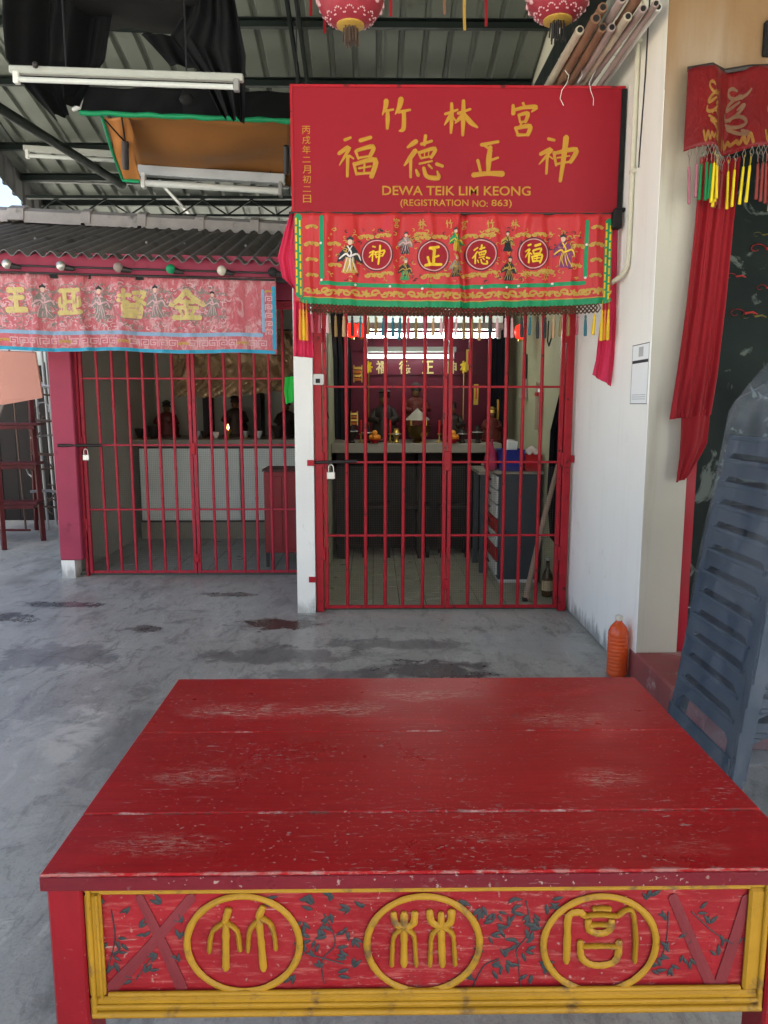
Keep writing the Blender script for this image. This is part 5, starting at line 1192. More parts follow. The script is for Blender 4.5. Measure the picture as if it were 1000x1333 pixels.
def statue(x, Y, z, h, mat, label, crown=m_brass, wide=1.0):
    t = thing('deity_statue', label, 'statue', (x, Y, z), 'altar statues')
    MB().lathe([(.30 * h * wide, 0), (.30 * h * wide, .06 * h), (.26 * h * wide, .08 * h), (.27 * h * wide, .25 * h), (.20 * h * wide, .42 * h), (.21 * h * wide, .52 * h), (.19 * h * wide, .62 * h), (.09 * h, .68 * h), (.05 * h, .70 * h)], (x, Y, z), 18, lambda a: 1 + .07 * math.cos(a * 7)).build('robe', mat, t, smooth=60)
    for s in (-1, 1): MB().tube([(x + s * .17 * h * wide, Y, z + .58 * h), (x + s * .25 * h * wide, Y - .07 * h, z + .42 * h), (x + s * .08 * h, Y - .2 * h, z + .38 * h)], [.07 * h, .085 * h, .06 * h], 8).build('sleeve', mat, t, smooth=60)
    MB().ball((x, Y - .02 * h, z + .77 * h), .085 * h, 12, (1, 1, 1.2)).build('face', M('statue_face', (.10, .05, .02), .4), t, smooth=180)
    MB().lathe([(.09 * h, 0), (.10 * h, .03 * h), (.08 * h, .09 * h), (.11 * h, .12 * h), (.03 * h, .19 * h)], (x, Y, z + .81 * h), 12, lambda a: 1 + .2 * math.cos(a * 5)).build('crown', crown, t, smooth=40)
q = P(500, 560, 7.3); statue(q.x, 7.3, AZ, .52, m_statue, 'large dark deity statue left of the middle on the main altar', m_statue, .9)
q = P(541, 560, 7.5); statue(q.x, 7.5, AZ + .12, .46, m_statue2, 'reddish deity statue behind the conical incense lid', m_statue)
q = P(588, 560, 7.3); statue(q.x, 7.3, AZ, .40, m_statue, 'small dark deity statue right of the gate middle stile', m_statue)
q = P(640, 565, 7.3); statue(q.x, 7.3, AZ, .34, m_statue2, 'smallest statue near the right end of the main altar', m_brass)
for px, lab in ((480, 'yellow altar flower left of the gold characters'), (604, 'yellow altar flower right of the gold characters')):
    q = P(px, 478, 7.4); t = thing('altar_flower', lab, 'ornament', tuple(q), 'yellow altar flowers')
    mb = MB()
    for k in range(7): a = k * .9; mb.tube([q, q + Vector((.035 * math.cos(a), -.015, .06 * math.sin(a)))], [.018, .010], 6)
    mb.build('petals', M('bright_gilt', (.75, .52, .02), .35), t, smooth=60); MB().tube([q, (q.x, q.y, AZ)], .005, 5).build('stem', m_brass, t)
u = P(545, 574, 7.02); ur = thing('incense_urn', 'round incense urn with a pale conical lid on the main altar', 'urn', (u.x, 7.06, AZ))
MB().lathe([(.05, 0), (.06, .015), (.04, .03), (.085, .06), (.115, .11), (.11, .15), (.12, .165)], (u.x, 7.06, AZ), 24).build('urn_bowl', M('dark_bronze', (.10, .06, .02), .35, metal=.7), ur, smooth=50)
MB().lathe([(.12, .215), (.115, .222), (.03, .30), (.012, .315), (0, .33)], (u.x - .01, 7.06, AZ), 24).build('urn_lid', m_altar, ur, smooth=40)
for k in range(4): a = .8 + k * 1.57; MB().tube([(u.x + .10 * math.cos(a), 7.06 + .10 * math.sin(a), AZ + .16), (u.x + .10 * math.cos(a), 7.06 + .10 * math.sin(a), AZ + .22)], .006, 6).build('lid_post', m_brass, ur)
def oil_lamp(q, z, label):
    t = thing('oil_lamp', label, 'lamp', (q.x, q.y, z), 'burning altar lamps')
    MB().lathe([(.03, 0), (.034, .006), (.012, .02), (.014, .05), (.038, .075), (.042, .10)], (q.x, q.y, z), 16).build('lamp_cup', m_brass, t, smooth=50)
    MB().lathe([(.002, .10), (.0105, .118), (.008, .135), (.001, .16)], (q.x, q.y, z), 10).build('flame', m_flame, t, smooth=180)
q = P(551, 565, 6.99); oil_lamp(q, AZ, 'small oil lamp burning in front of the incense urn')
for px, lab in ((458, 'leftmost'), (478, 'second'), (516, 'third'), (602, 'fourth'), (622, 'rightmost')):
    q = P(px, 570, 7.03); t = thing('offering_vessel', f'{lab} offering vessel along the front of the main altar', 'vessel', (q.x, 7.03, AZ), 'offering vessels on the main altar'); k = random.uniform(.8, 1.2)
    MB().lathe([(.03, 0), (.034, .01), (.02, .025), (.022 * k, .05), (.045 * k, .085), (.05 * k, .10 * k), (.03, .11 * k), (.022, .15 * k), (.028, .155 * k)], (q.x, 7.03, AZ), 18).build('vessel_body', m_statue if px % 4 else m_brass, t, smooth=50); MB().lathe([(.051 * k, .092 * k), (.054 * k, .096 * k), (.051 * k, .10 * k)], (q.x, 7.03, AZ), 18).build('vessel_rim', m_lock, t, smooth=50)
for (px, py, w_, h_, m_, lab) in ((466, 487, .07, .13, m_brass, 'gilt box ornament hanging at the upper left of the main shrine'), (461, 545, .06, .11, m_brass, 'gold openwork ornament low at the left of the main shrine')):
    q = P(px, py, 6.6); t = thing('gilt_ornament', lab, 'ornament', tuple(q), 'gilt ornaments')
    for k in range(4): MB().box((q.x, q.y, q.z - h_ / 2 + (k + .5) * h_ / 4), (w_ * (1 if k % 2 else .8), .05, h_ / 5), None, .004).build('gilt_tier', m_ if k % 2 else M('orange_lacquer', (.5, .14, .02), .4), t)
    for s in (-1, 1): MB().tube([(q.x + s * w_ * .5, q.y, q.z - h_ * .55), (q.x + s * w_ * .5, q.y, q.z + h_ * .6)], .006, 6).build('gilt_post', m_brass, t)
dk = thing('dark_drape', 'black drape hanging along the left inner wall of the main shrine', 'cloth', (-.3, 6.4, 1.5))
drape('drape_panel', None, [(P(430, 405, 6.2), P(452, 405, 6.6)), (P(434, 470, 6.2), P(458, 470, 6.6)), (P(436, 570, 6.2), P(456, 575, 6.6))], m_blackcl, 3, .015, parent=dk)
dk = thing('dark_drape', 'black drape hanging at the right end of the altar in the main shrine', 'cloth', (1.15, 7.5, 1.5))
drape('drape_panel', None, [(P(634, 408, 7.55), P(660, 408, 7.2)), (P(636, 480, 7.55), P(660, 480, 7.2)), (P(640, 560, 7.55), P(656, 556, 7.2))], m_blackcl, 3, .015, parent=dk)
# grey drawer cabinet with baskets
cb = thing('drawer_cabinet', 'slate grey cabinet with white drawers at the right inside the main gate', 'cabinet', (1.2, 6.3, 0))
MB().bx(1.03, 1.37, 6.02, 6.85, .05, .93, .006).build('cabinet_body', m_slate, cb); MB().bx(1.00, 1.385, 6.0, 6.9, .932, .955, .004).build('cabinet_top', m_altar, cb); MB().bx(1.04, 1.36, 6.03, 6.84, .0, .05).build('plinth', m_drawer, cb)
for k in range(7):
    d_ = MB().bx(1.012, 1.029, 6.06, 6.80, .08 + k * .12, .08 + k * .12 + .108, .003).build('drawer', m_drawer if k not in (1, 3) else m_redp, cb); MB().bx(1.0, 1.0115, 6.35, 6.5, .13 + k * .12, .145 + k * .12).build('drawer_handle', m_iron, d_)
bk = thing('table_desk', 'dark table behind the drawer cabinet', 'table', (.8, 6.9, 0))
MB().bx(.90, 1.02, 6.3, 6.88, .90, .93).build('desk_top', m_altar, bk); MB().bx(.93, .97, 6.4, 6.44, 0, .90).build('desk_leg', m_slate, bk); MB().bx(.93, .97, 6.82, 6.86, 0, .90).build('desk_leg', m_slate, bk)
def basket(x, y, z, w_, d_, h_, mat, label, lattice=True):
    t = thing('plastic_basket', label, 'basket', (x, y, z), 'baskets on the cabinet')
    mb = MB(); a = [(-1, -1), (1, -1), (1, 1), (-1, 1)]
    vs = [(x + p[0] * w_ / 2 * .86, y + p[1] * d_ / 2 * .86, z) for p in a] + [(x + p[0] * w_ / 2, y + p[1] * d_ / 2, z + h_) for p in a] + [(x + p[0] * w_ / 2 * .95, y + p[1] * d_ / 2 * .95, z + h_) for p in a] + [(x + p[0] * w_ / 2 * .8, y + p[1] * d_ / 2 * .8, z + .01) for p in a]
    mb.add(vs, [(3, 2, 1, 0)] + [(i, (i + 1) % 4, 4 + (i + 1) % 4, 4 + i) for i in range(4)] + [(4 + i, 4 + (i + 1) % 4, 8 + (i + 1) % 4, 8 + i) for i in range(4)] + [(8 + i, 8 + (i + 1) % 4, 12 + (i + 1) % 4, 12 + i) for i in range(4)] + [(12, 13, 14, 15)]); mb.build('basket_body', mat, t)
    MB().tube([(x + p[0] * w_ / 2, y + p[1] * d_ / 2, z + h_) for p in a + a[:1]], .006, 6).build('basket_rim', mat, t); return t
basket(1.13, 6.12, .956, .20, .2, .17, m_blue, 'blue plastic basket on the grey cabinet'); basket(1.30, 6.10, .956, .14, .18, .13, m_redp, 'red plastic basket on the grey cabinet by the wall')
pb = thing('packet', 'pale paper packet standing in the blue basket', 'packet', (1.13, 6.12, 1.1)); MB().box((1.13, 6.12, 1.14), (.09, .07, .12), (0, .08, .2), .004).build('packet_box', m_panel, pb); MB().box((1.13, 6.12, 1.205), (.05, .04, .012), (0, .08, .2)).build('packet_flap', m_drawer, pb)
pb = thing('crumpled_packet', 'crumpled pale bag lying on the red basket', 'bag', (1.30, 6.10, 1.09)); MB().sheet(lambda u, v: Vector((1.23 + .14 * u, 6.03 + .14 * v, 1.095 + .05 * math.sin(u * 3.1) * math.sin(v * 3.1) + .01 * math.sin(u * 17 + v * 11))), 14, 14, .004, (0, 0, 1)).build('bag_sheet', M('pale_bag', (.5, .42, .38), .5), pb, smooth=60)
bg_ = thing('plastic_bag', 'pink plastic bag hanging left of the blue basket', 'bag', (1.0, 6.1, 1.0)); MB().lathe([(.012, .22), (.02, .18), (.045, .14), (.062, .06), (.055, .0), (.01, -.02)], (.985, 6.2, .96), 20, lambda a: 1 + .12 * math.sin(a * 5 + 1)).build('bag_body', m_pinkbag, bg_, smooth=60); MB().tube([(.985, 6.2, 1.17), (.99, 6.2, 1.21)], .01, 6).build('bag_knot', m_pinkbag, bg_)
# leaning pole, bottle, black cloth, whisk, bunch of incense sticks on the right inner wall
pa, pb_ = P(684, 768, 5.45), P(727, 604, 5.5); lp = thing('leaning_pole', 'pale wooden pole leaning inside the right gate leaf', 'pole', tuple(pa))
MB().tube([Vector((pa.x, pa.y, .02)), pa.lerp(pb_, .5), pb_], [.022, .020, .017], 10).build('pole_shaft', m_stick, lp, smooth=60); MB().lathe([(.023, 0), (.024, .03)], (pa.x, pa.y, .02), 10).build('pole_ferrule', m_iron, lp)
q = PZ(712, 776, .02); gb = thing('glass_bottle', 'brown glass bottle with paper label behind the right gate leaf', 'bottle', tuple(q))
MB().lathe([(.036, 0), (.042, .01), (.042, .15), (.036, .18), (.016, .22), (.014, .28), (.017, .283), (.017, .295)], q, 20).build('bottle_glass', m_glassb, gb, smooth=50); MB().lathe([(.0428, .05), (.0428, .13)], q, 20).build('bottle_label', m_label, gb); MB().lathe([(.0175, .285), (.0175, .305), (.0, .306)], q, 14).build('bottle_cap', m_lock, gb)
dk = thing('black_cloth', 'black cloth hanging at the right edge inside the main gate', 'cloth', tuple(P(735, 690, 5.5)))
drape('cloth_panel', None, [(P(752, 400, 5.45), P(760, 400, 5.42)), (P(738, 470, 5.5), P(757, 470, 5.42)), (P(716, 560, 5.55), P(750, 560, 5.42)), (P(712, 640, 5.58), P(742, 640, 5.42)), (P(716, 700, 5.58), P(735, 720, 5.42))], m_blackcl, 2, .014, parent=dk)
q = P(676, 462, 6.9); wk = thing('dusting_whisk', 'dark handled whisk hanging on the inner right wall of the main shrine', 'whisk', tuple(q))
MB().tube([(1.385, 6.85, q.z), (1.385, 6.83, q.z - .22)], [.016, .011], 8).build('handle', m_iron, wk, smooth=50); MB().tube([(1.38, 6.83, q.z - .22), (1.375, 6.82, q.z - .40)], [.02, .05], 10).build('brush', m_bamC, wk, smooth=50)
for i, (py_, Yp) in enumerate(((505, 6.2), (510, 6.32))):
    q = P(700, py_, Yp); t = thing('incense_bundle', ('bundle of incense sticks on the inner right wall, nearer the gate', 'bundle of incense sticks on the inner right wall, farther in')[i], 'incense', (1.38, Yp, q.z), 'incense bundles')
    for k in range(9): MB().tube([(1.382, Yp - .04 + .01 * k, q.z + random.uniform(0, .08)), (1.38, Yp - .05 + .0125 * k, q.z - .32)], .004, 5).build('incense_stick', m_bamA if k % 2 else m_stick, t)
    MB().box((1.378, Yp, q.z - .02), (.016, .10, .03)).build('paper_band', m_redp if i else m_paper, t)
q = P(696, 440, 5.9); tag(MB().tube([(1.385, 5.85, q.z + .12), (1.38, 5.86, q.z - .0), (1.37, 5.9, q.z - .06), (1.375, 5.97, q.z - .02), (1.385, 6.0, q.z + .14)], .006, 6).build('wall_cable', m_black), 'black cable loop on the inner right wall of the main shrine', 'cable')
cw = thing('cream_box', 'cream switch box on the left inner post of the main gate', 'box', tuple(P(428, 490, GY + .1))); q = P(428, 490, GY + .13); MB().box((-.37, GY + .13, q.z), (.05, .04, .11), None, .004).build('box_body', m_conduit, cw); MB().tube([(-.36, GY + .12, q.z - .05), (-.35, GY + .12, q.z - .2), (-.33, GY + .12, q.z - .3)], .005, 6).build('box_cable', m_black, cw)
for i, px in enumerate((470, 508, 572, 612)):
    q = P(px, 560, 7.12); t = thing('red_candle', ('red candle in a brass stick left of the large statue', 'red candle in a brass stick in front of the large statue', 'red candle in a brass stick right of the urn', 'red candle in a brass stick near the small statue')[i], 'candle', (q.x, 7.12, AZ), 'red altar candles')
    MB().lathe([(.03, 0), (.03, .008), (.008, .02), (.008, .07), (.02, .08), (.02, .086)], (q.x, 7.12, AZ), 12).build('candlestick', m_brass, t, smooth=40); MB().lathe([(.011, .086), (.012, .21), (.003, .215)], (q.x, 7.12, AZ), 10).build('candle_wax', m_redp, t)
for i, px in enumerate((488, 590)):
    q = P(px, 570, 7.0); t = thing('fruit_plate', ('plate of oranges left on the main altar', 'plate of oranges right on the main altar')[i], 'fruit plate', (q.x, 7.0, AZ), 'fruit plates')
    MB().lathe([(.03, 0), (.035, .02), (.075, .03), (.08, .036), (.07, .034), (0, .026)], (q.x, 7.0, AZ), 18).build('plate', m_redp, t, smooth=50)
    for a, b, c_ in ((-.03, 0, .055), (.03, .01, .055), (0, -.03, .055), (0, .0, .095)): MB().ball((q.x + a, 7.0 + b, AZ + c_), .028, 10).build('orange', M('orange_peel', (.62, .22, .02), .45), t, smooth=180)
for i, (px, py) in enumerate(((448, 520), (620, 500), (650, 520), (610, 455))):
    q = P(px, py, 7.35); t = thing('paper_charm', ('yellow paper charm strip at the far left of the altar wall', 'yellow paper charm strip right of the altar flower', 'yellow paper charm strip near the inner right wall', 'yellow paper charm strip high by the lit tubes')[i], 'paper charm', tuple(q), 'paper charms')
    MB().sheet(lambda u, v: Vector((q.x + .045 * (u - .5), 7.35 - .01 * math.sin(v * 4), q.z - .2 * v)), 2, 8, .002).build('charm_paper', M('joss_yellow', (.42, .28, .04), .7), t); MB().box((q.x, 7.338, q.z - .08), (.012, .002, .13)).build('charm_writing', m_redp, t)
# dark stools under the altar
for i, x in enumerate((.02, .40, .78)):
    t = thing('wooden_stool', ('dark stool under the altar, left one', 'dark stool under the altar, middle one', 'dark stool under the altar, right one')[i], 'stool', (x, 7.2, 0), 'stools under the altar')
    MB().bx(x - .14, x + .14, 7.05, 7.33, .50, .53, .004).build('stool_seat', m_altdark, t)
    for a in (-.12, .12):
        for b in (-.11, .11): MB().bx(x + a - .016, x + a + .016, 7.19 + b - .016, 7.19 + b + .016, .02, .498).build('leg', m_altdark, t)

# ================================================================ SIDE SHRINE INTERIOR
a2 = thing('side_altar', 'tiled side altar counter with pale green front panels', 'altar', (-1.6, 8, 0)); Y2 = 8.0; Z2 = 1.125
MB().bx(-2.60, -.58, Y2, 8.98, Z2 - .06, Z2, .006).build('altar_top', m_altar, a2); MB().bx(-2.56, -.60, Y2 + .06, 8.9, .02, Z2 - .062).build('altar_core', m_altar, a2)
for (xa, xb) in ((-2.54, -1.46), (-1.44, -.62)):
    f_ = MB().bx(xa, xb, Y2 + .035, Y2 + .058, .24, Z2 - .10, .004).build('front_panel', m_panel, a2)
    MB().bx(xa - .008, xb + .008, Y2 + .03, Y2 + .054, Z2 - .099, Z2 - .08).build('panel_trim', m_iron, f_); MB().bx(xa - .008, xa - .001, Y2 + .03, Y2 + .054, .24, Z2 - .1).build('panel_trim', m_iron, f_); MB().bx(xa - .008, xb + .008, Y2 + .03, Y2 + .054, .22, .239).build('panel_trim', m_iron, f_)
def vessels2():
    for i, (px, k, m_) in enumerate(((182, 1.3, m_statue), (200, 1.6, m_statue), (256, 1.0, m_white2), (266, 1.0, m_statue), (281, .9, m_white2), (320, 1.0, m_lock), (337, 1.0, m_white2), (362, 1.7, m_statue))):
        q = P(px, 560, 8.12); t = thing('offering_cup', f'{["first", "second", "third", "fourth", "fifth", "sixth", "seventh", "eighth"][i]} offering cup from the left on the side altar', 'cup', (q.x, 8.12, Z2), 'offering cups on the side altar')
        MB().lathe([(.025 * k, 0), (.027 * k, .006), (.020 * k, .015), (.034 * k, .05 * k), (.042 * k, .085 * k), (.038 * k, .085 * k), (.0, .03 * k)], (q.x, 8.12, Z2), 16).build('cup_body', m_, t, smooth=50); MB().lathe([(.03 * k, -.0), (.034 * k, .004), (.03 * k, .008)], (q.x, 8.12, Z2 + .0), 16).build('cup_foot', m_brass, t)
vessels2()
q = P(305, 560, 8.4); statue(q.x, 8.5, Z2, .48, m_statue, 'dark deity statue behind the flame on the side altar', m_statue, 1.0)
q = P(215, 560, 8.4); statue(q.x, 8.5, Z2, .42, m_statue2, 'dark reddish statue left on the side altar', m_statue, 1.1)
q = P(372, 560, 8.4); statue(q.x, 8.5, Z2, .44, m_statue, 'dark statue at the right end of the side altar', m_statue, 1.0)
nb_ = thing('spirit_niche', 'dark wooden niche box behind the statues on the side altar', 'niche', (-1.5, 8.8, Z2))
qa, qb = P(265, 500, 8.7), P(340, 500, 8.7)
MB().bx(qa.x, qa.x + .06, 8.62, 8.95, Z2, 1.75).build('niche_side', m_altdark, nb_); MB().bx(qb.x - .06, qb.x, 8.62, 8.95, Z2, 1.75).build('niche_side', m_altdark, nb_); MB().bx(qa.x - .04, qb.x + .04, 8.58, 8.97, 1.75, 1.80).build('niche_top', m_altdark, nb_)
oil_lamp(P(297, 560, 8.06), Z2, 'oil lamp with a small flame on the side altar')
rc = thing('red_cabinet', 'red painted cabinet on legs behind the right leaf of the side gate', 'cabinet', (-.80, 6.72, 0))
MB().bx(-.99, -.66, 6.62, 6.95, .16, .90, .005).build('cabinet_body', m_redcab, rc); MB().bx(-1.0, -.65, 6.60, 6.96, .902, .925, .003).build('cabinet_top', m_wood, rc); MB().bx(-.97, -.83, 6.605, 6.619, .2, .86, .003).build('cabinet_door', m_redcab, rc); MB().bx(-.82, -.68, 6.605, 6.619, .2, .86, .003).build('cabinet_door', m_redcab, rc)
for a in (-.97, -.68):
    for b in (6.64, 6.93): MB().bx(a - .015, a + .015, b - .015, b + .015, .028, .159).build('leg', m_iron, rc)
fo_ = thing('foil_canopy', 'crumpled brown and gold plastic swag hanging inside the side shrine', 'drape', tuple(P(305, 490, 7.3)))
fl_rows = [(P(215, 430, 7.3), P(388, 430, 7.0)), (P(222, 470, 7.2), P(388, 462, 7.0)), (P(225, 516, 7.25), P(384, 505, 7.05))]
def foil(u, v):
    t = v * 2; i = min(int(t), 1); t -= i; q = lerp(fl_rows[i][0], fl_rows[i + 1][0], t).lerp(lerp(fl_rows[i][1], fl_rows[i + 1][1], t), u)
    sw = .10 * math.sin(math.pi * u); return q + Vector((0, -.04 * math.sin(u * 30 + 9 * v + 3 * math.sin(v * 7)) - .03 * math.sin(v * 22 - 14 * (u - .5) ** 2 * 6), -sw * v * .4 + .008 * math.sin(u * 60 + v * 40)))
MB().sheet(foil, 70, 36, .003).build('foil_sheet', m_foil, fo_, smooth=30)
MB().tube([fl_rows[0][0], fl_rows[0][1]], .01, 6).build('foil_rod', m_iron, fo_)
gc_rows = [(P(371, 491, LY - .05), P(388, 489, LY - .05)), (P(370, 508, LY - .05), P(388, 508, LY - .05)), (P(372, 526, LY - .06), P(387, 522, LY - .05))]
tag(drape('green_cloth', None, gc_rows, m_green, 2, .006, 20, 14), 'bright green cloth tied to the side gate near the white column', 'cloth')

# ================================================================ OFFERING TABLE
TZ = P(500, 1140, 1.09).z
TZ = .755
fl_, fr_ = PZ(51, 1139, TZ), PZ(1072, 1139, TZ); bl_, brr = PZ(232, 884, TZ), PZ(829, 884, TZ)
TX0, TX1 = (fl_.x + bl_.x) / 2, (fr_.x + brr.x) / 2; TY0, TY1 = fl_.y, bl_.y
tb = thing('offering_table', 'worn red painted offering table with carved gold and red front panel', 'table', ((TX0 + TX1) / 2, (TY0 + TY1) / 2, 0))
JN = (PZ(500, 1057, TZ).y, PZ(500, 952, TZ).y)
def tz_(px, py, rx, ry, k): q = PZ(px, py, TZ); return (q.x, q.y, rx, ry, k)
ZN = [tz_(330, 925, .20, .05, 1), tz_(450, 922, .12, .05, .9), tz_(560, 905, .16, .04, .6), tz_(790, 1015, .09, .05, .8), tz_(260, 1010, .12, .05, .6), tz_(720, 935, .14, .05, .6), tz_(240, 1080, .14, .04, .55), tz_(440, 1090, .10, .03, .4)]
m_tabletop = mat_table('worn_red_table_paint', edge=None, zones=ZN, joints=JN); m_tfront = mat_table('worn_red_table_edge', (.34, .010, .014), edge=TY0, zones=[tz_(200, 1100, .12, .04, .5), tz_(640, 1090, .16, .03, .35), tz_(900, 1100, .08, .04, .4)], joints=JN[:1])
m_carved = mat_table('worn_carved_red', (.25, .012, .018), (1.5, 1.5, 2), 1.2, None, (), True); m_tleg = mat_table('red_table_leg', (.23, .008, .015), (4, 4, 1), .35)
j1, j2 = PZ(500, 1057, TZ).y, PZ(500, 952, TZ).y
edges_ = [(TY0, j1 - .0012), (j1 + .0012, j2 - .0012), (j2 + .0012, TY1)]
TH = .028
for k, (a, b) in enumerate(edges_):
    MB().bx(TX0, TX1, a, b, TZ - TH, TZ + (0, .0008, .0002)[k], .0025).build('top_plank', m_tfront if k == 0 else m_tabletop, tb)
MB().bx(TX0 + .0015, TX1 - .0015, TY0 - .0035, TY0 - .0004, TZ - TH + .001, TZ - .0035, .001).build('edge_strip', mat_table('plum_table_edge', (.13, .010, .018), (1, 6, 6), .5), tb)
for a in (j1, j2): MB().bx(TX0 + .005, TX1 - .005, a - .02, a + .02, TZ - TH - .012, TZ - TH - .0005).build('joint_batten', m_tleg, tb)
FY = TY0 + .012                                       # front plane
def TF(px, py): return P(px, py, FY)
legw = TF(108, 1240).x - TX0
for xa in (TX0 + .004, TX1 - .004 - legw):
    MB().bx(xa, xa + legw, FY, FY + .07, 0, TZ - TH - .001, .004).build('leg', m_tleg, tb); MB().bx(xa, xa + legw * .85, TY1 - .08, TY1 - .012, 0, TZ - TH - .001, .004).build('leg', m_tleg, tb)
ax0, ax1 = TX0 + .004 + legw + .001, TX1 - .004 - legw - .001; az1 = TZ - TH - .003; az0 = TF(500, 1322).z
MB().bx(ax0, ax1, FY + .013, FY + .030, az0, az1).build('apron_board', m_carved, tb)
for s, (xa, xb) in enumerate(((TX0 + .012, TX0 + .03), (TX1 - .03, TX1 - .012))): MB().bx(xa, xb, FY + .072, TY1 - .082, az0 + .02, az1).build('side_apron', m_tleg, tb)
MB().bx(ax0, ax1, TY1 - .04, TY1 - .02, az0 + .02, az1).build('rear_apron', m_tleg, tb)
m_yel = M('yellow_ochre_paint', (.32, .175, .014), .42, .3, 9, .4, 60, 0, (.13, .075, .03), (.54, .70), 22)
ix0, ix1 = TF(133, 1230).x, TF(973, 1230).x; iz1, iz0 = TF(500, 1163).z, TF(500, 1297).z
FYp = FY + .013
def mould(name, x0_, x1_, z0_, z1_):                  # stepped picture-frame moulding
    o = MB().bx(x0_, x1_, FY + .002, FYp - .0005, z0_, z1_, .004).build(name, m_yel, tb); return o
mould('frame_top', ax0, ax1, iz1, az1); mould('frame_bottom', ax0, ax1, az0 - .004, iz0)
mould('frame_side', ax0, ix0, iz0 + .0005, iz1 - .0005); mould('frame_side', ix1, ax1, iz0 + .0005, iz1 - .0005)
def bead(a, b, r=.0045): MB().tube([a, b], r, 8).build('frame_bead', m_yel, tb, smooth=60)
bead(Vector((ix0 + .004, FY + .006, iz0 + .004)), Vector((ix1 - .004, FY + .006, iz0 + .005))); bead(Vector((ax0 + .006, FY, az0 + .008)), Vector((ax1 - .006, FY, az0 + .008)), .006); bead(Vector((ax0 + .006, FY + .001, (az0 + iz0) / 2 + .004)), Vector((ax1 - .006, FY + .001, (az0 + iz0) / 2 + .004)), .004)
bead(Vector((ax0 + .009, FY + .001, az0 + .01)), Vector((ax0 + .009, FY + .001, az1 - .004))); bead(Vector((ax1 - .009, FY + .001, az0 + .01)), Vector((ax1 - .009, FY + .001, az1 - .004))); bead(Vector((ix0 - .006, FY + .002, iz0)), Vector((ix0 - .006, FY + .002, iz1)), .003); bead(Vector((ix0, FY + .004, iz1 + .003)), Vector((ix1, FY + .004, iz1 + .003)), .003)
hr = 0
def PT(px, py, d=0):                                   # carved drawing -> panel surface
    return P(px, 1165.5 + (py - 1163) * (126.5 / 134), FYp) + Vector((0, -d, 0))
for (cx, cy) in ((317.5, 1228), (551, 1228), (780, 1228)):
    c = PT(cx, cy); kx = abs(PT(cx + 73, cy).x - c.x); kz = abs(PT(cx, cy + 65).z - PT(cx, cy - 65).z) / 2
    pts = [Vector((c.x + kx * math.cos(a), FYp - .004, c.z + kz * math.sin(a))) for a in [2 * math.pi * i / 48 for i in range(49)]]
    MB().tube(pts, [.0058 * random.uniform(.92, 1.08) for _ in pts], 6, cap=False, flat=.8).build('carved_ring', m_yel, tb, smooth=60)
S5 = lambda p: (30 + p[0] * .49, 1110 + p[1] * .49); S6 = lambda p: (500 + p[0] * .5, 1110 + p[1] * .5)
seal = [(S5, [[(540, 180), (540, 250), (540, 316)], [(548, 140), (543, 160), (536, 184)], [(536, 180), (508, 202), (499, 230), (497, 266)], [(541, 180), (568, 202), (575, 230), (578, 262)],
              [(626, 168), (634, 240), (640, 318)], [(640, 134), (632, 152), (625, 172)], [(625, 174), (605, 200), (600, 232), (599, 264)], [(630, 166), (656, 182), (668, 215), (673, 258)]]),
        (S6, [[(52, 148), (52, 220), (52, 300)], [(24, 148), (30, 180), (52, 194)], [(80, 146), (76, 180), (52, 194)], [(52, 190), (27, 212), (22, 250), (20, 298)], [(52, 190), (76, 210), (81, 250), (84, 298)],
              [(148, 148), (149, 220), (152, 300)], [(118, 142), (124, 176), (149, 190)], [(176, 140), (172, 178), (149, 190)], [(149, 187), (125, 210), (121, 250), (119, 298)], [(149, 187), (177, 208), (182, 250), (185, 296)]]),
        (S6, [[(474, 290), (476, 220), (480, 160), (508, 150), (520, 160)], [(514, 160), (560, 156), (612, 160)], [(606, 160), (626, 144), (645, 148), (653, 220), (650, 288)], [(540, 140), (566, 138), (590, 140)],
              [(530, 168), (534, 198), (560, 208), (586, 198), (592, 168)], [(530, 184), (560, 183), (592, 184)], [(510, 226), (512, 270), (530, 290), (560, 296), (594, 288), (608, 266), (610, 226)], [(510, 244), (560, 242), (610, 244)]])]
for zf, st in seal:
    mb = MB()
    for pts in st:
        c = catmull([(*zf(p), 0) for p in pts], 5); mb.tube([PT(x, y, .003) for x, y, _ in c], [.0062 * (random.uniform(.86, 1.1) if 0 < i < len(c) - 1 else .6) for i in range(len(c))], 6, flat=.7)
    mb.build('carved_character', m_yel, tb, smooth=60)
m_stalk = M('plum_stalk_paint', (.15, .022, .028), .5, .25, 12, .2, 60, 0, (.30, .12, .11), (.66, .75), 20)
def stalk(pts, wd):
    mb = MB(); ribbon(mb, pts, wd, lambda x, y, l: PT(x, y, .0028 * l - .0005), 5, (1, 1)); mb.build('bamboo_stalk', m_stalk, tb)
for pts, wd in (([(250, 1165), (190, 1240), (142, 1294)], [13, 14, 17]), ([(182, 1165), (210, 1225), (238, 1292)], [11, 13, 15]), ([(876, 1165), (900, 1225), (928, 1292)], [13, 14, 15]), ([(972, 1165), (955, 1225), (934, 1292)], [12, 14, 15])): stalk(pts, wd)
m_leafc = M('dark_leaf_paint', (.030, .036, .040), .5, .5, 30, .2, 60, 0, (.20, .17, .16), (.68, .78), 40)
def leafmesh():
    mb = MB(); n = 8; vs = []
    for i in range(n + 1): t = i / n; wd = .30 * math.sin(math.pi * t ** .8) * .5; vs += [(t, 0, -wd), (t, -.16 * math.sin(math.pi * t), 0), (t, 0, wd)]
    mb.add(vs, [(3 * i + a, 3 * i + 3 + a, 3 * i + 4 + a, 3 * i + 1 + a) for i in range(n) for a in (0, 1)]); return mb
lf0 = leafmesh().build('carved_leaf', m_leafc, tb, smooth=180); first = True
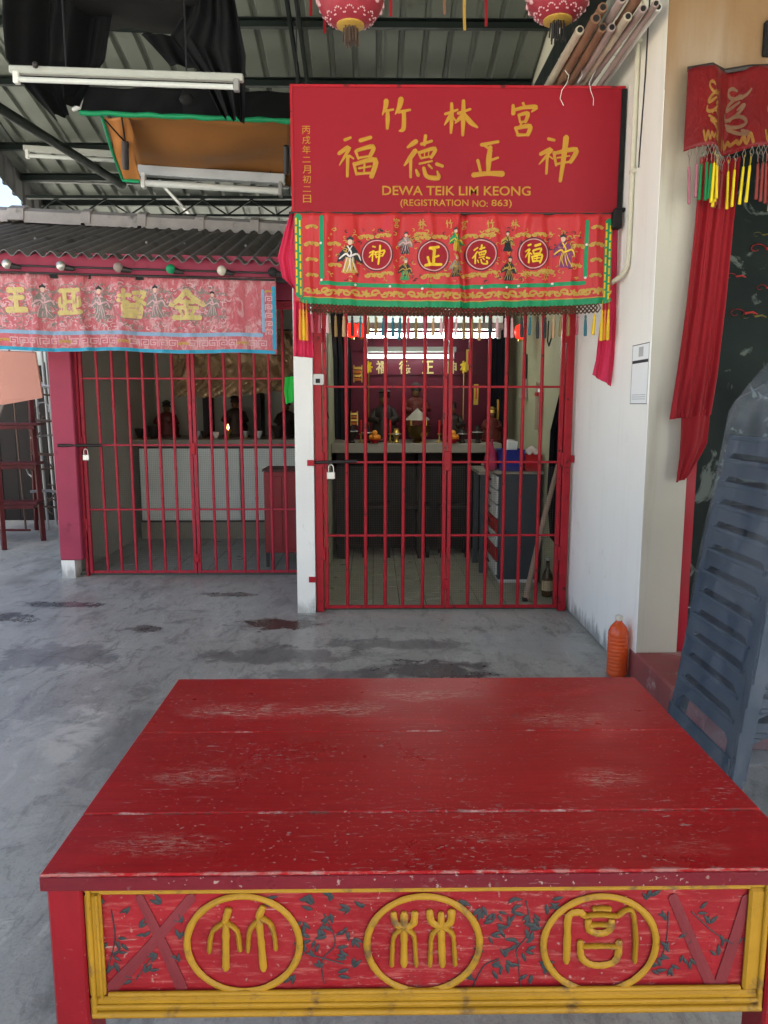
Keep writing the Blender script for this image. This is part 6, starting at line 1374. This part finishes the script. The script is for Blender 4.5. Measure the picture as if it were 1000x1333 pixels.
twigs = [(S5, (1.0), [(215, 130), (285, 140), (375, 128), (305, 200), (255, 235), (245, 275), (330, 325), (355, 270), (415, 230), (425, 180), (415, 295), (285, 345), (220, 240), (335, 215), (238, 300),
                  (740, 118), (820, 118), (775, 140), (865, 148), (910, 138), (820, 165), (745, 180), (790, 195), (865, 200), (770, 232), (800, 225), (885, 235), (840, 260), (770, 275), (745, 270), (850, 285), (795, 305), (835, 330), (880, 305), (715, 335), (640, 120)]),
         (S6, 1.0, [(255, 140), (290, 155), (330, 120), (335, 150), (300, 190), (330, 185), (385, 195), (380, 160), (430, 135), (430, 125), (350, 235), (375, 230), (400, 180), (260, 175), (255, 265), (285, 295), (310, 270), (320, 290), (295, 330), (380, 320), (425, 320), (365, 262), (410, 290), (270, 215), (215, 320), (205, 112),
                  (690, 112), (730, 170), (735, 255), (720, 300), (745, 300), (700, 310), (820, 150), (845, 185), (800, 215), (795, 285), (880, 220), (870, 275), (715, 275), (780, 270), (940, 215)])]
for zf, k_, pts in twigs:
    for p in pts:
        base = random.uniform(0, 6.28)
        for j in range(random.choice((2, 3, 3))):
            a = base + (j - 1) * random.uniform(.5, .9); px, py = zf((p[0] + random.uniform(-8, 8), p[1] + random.uniform(-8, 8)))
            o = lf0 if first else bpy.data.objects.new('carved_leaf', lf0.data)
            if not first: C.objects.link(o); o.parent = tb
            first = False; o.matrix_parent_inverse = Matrix.Translation(-Vector(tb.location)); q = PT(px, py, .0012); o.location = q
            L_ = random.uniform(.016, .023); o.scale = (L_, .014, L_ * 1.15); o.rotation_euler = (0, a, 0)
mb = MB()
for (zf, pts) in ((S5, [(800, 355), (795, 290), (830, 240), (800, 160)]), (S5, [(750, 270), (800, 285), (850, 300)]), (S6, [(355, 365), (350, 290), (345, 255), (380, 200), (370, 120)]), (S6, [(230, 360), (260, 300), (300, 280)]), (S6, [(740, 150), (735, 230), (715, 300)]), (S5, [(235, 150), (245, 230), (225, 310)]), (S5, [(300, 345), (330, 300), (345, 280)]), (S6, [(800, 150), (850, 200), (890, 230)])):
    c = catmull([(*zf(p), 0) for p in pts], 6); mb.tube([PT(x, y, .0006) for x, y, _ in c], .0011, 5)
tag(mb.build('carved_twigs', m_leafc, tb), kind='stuff')
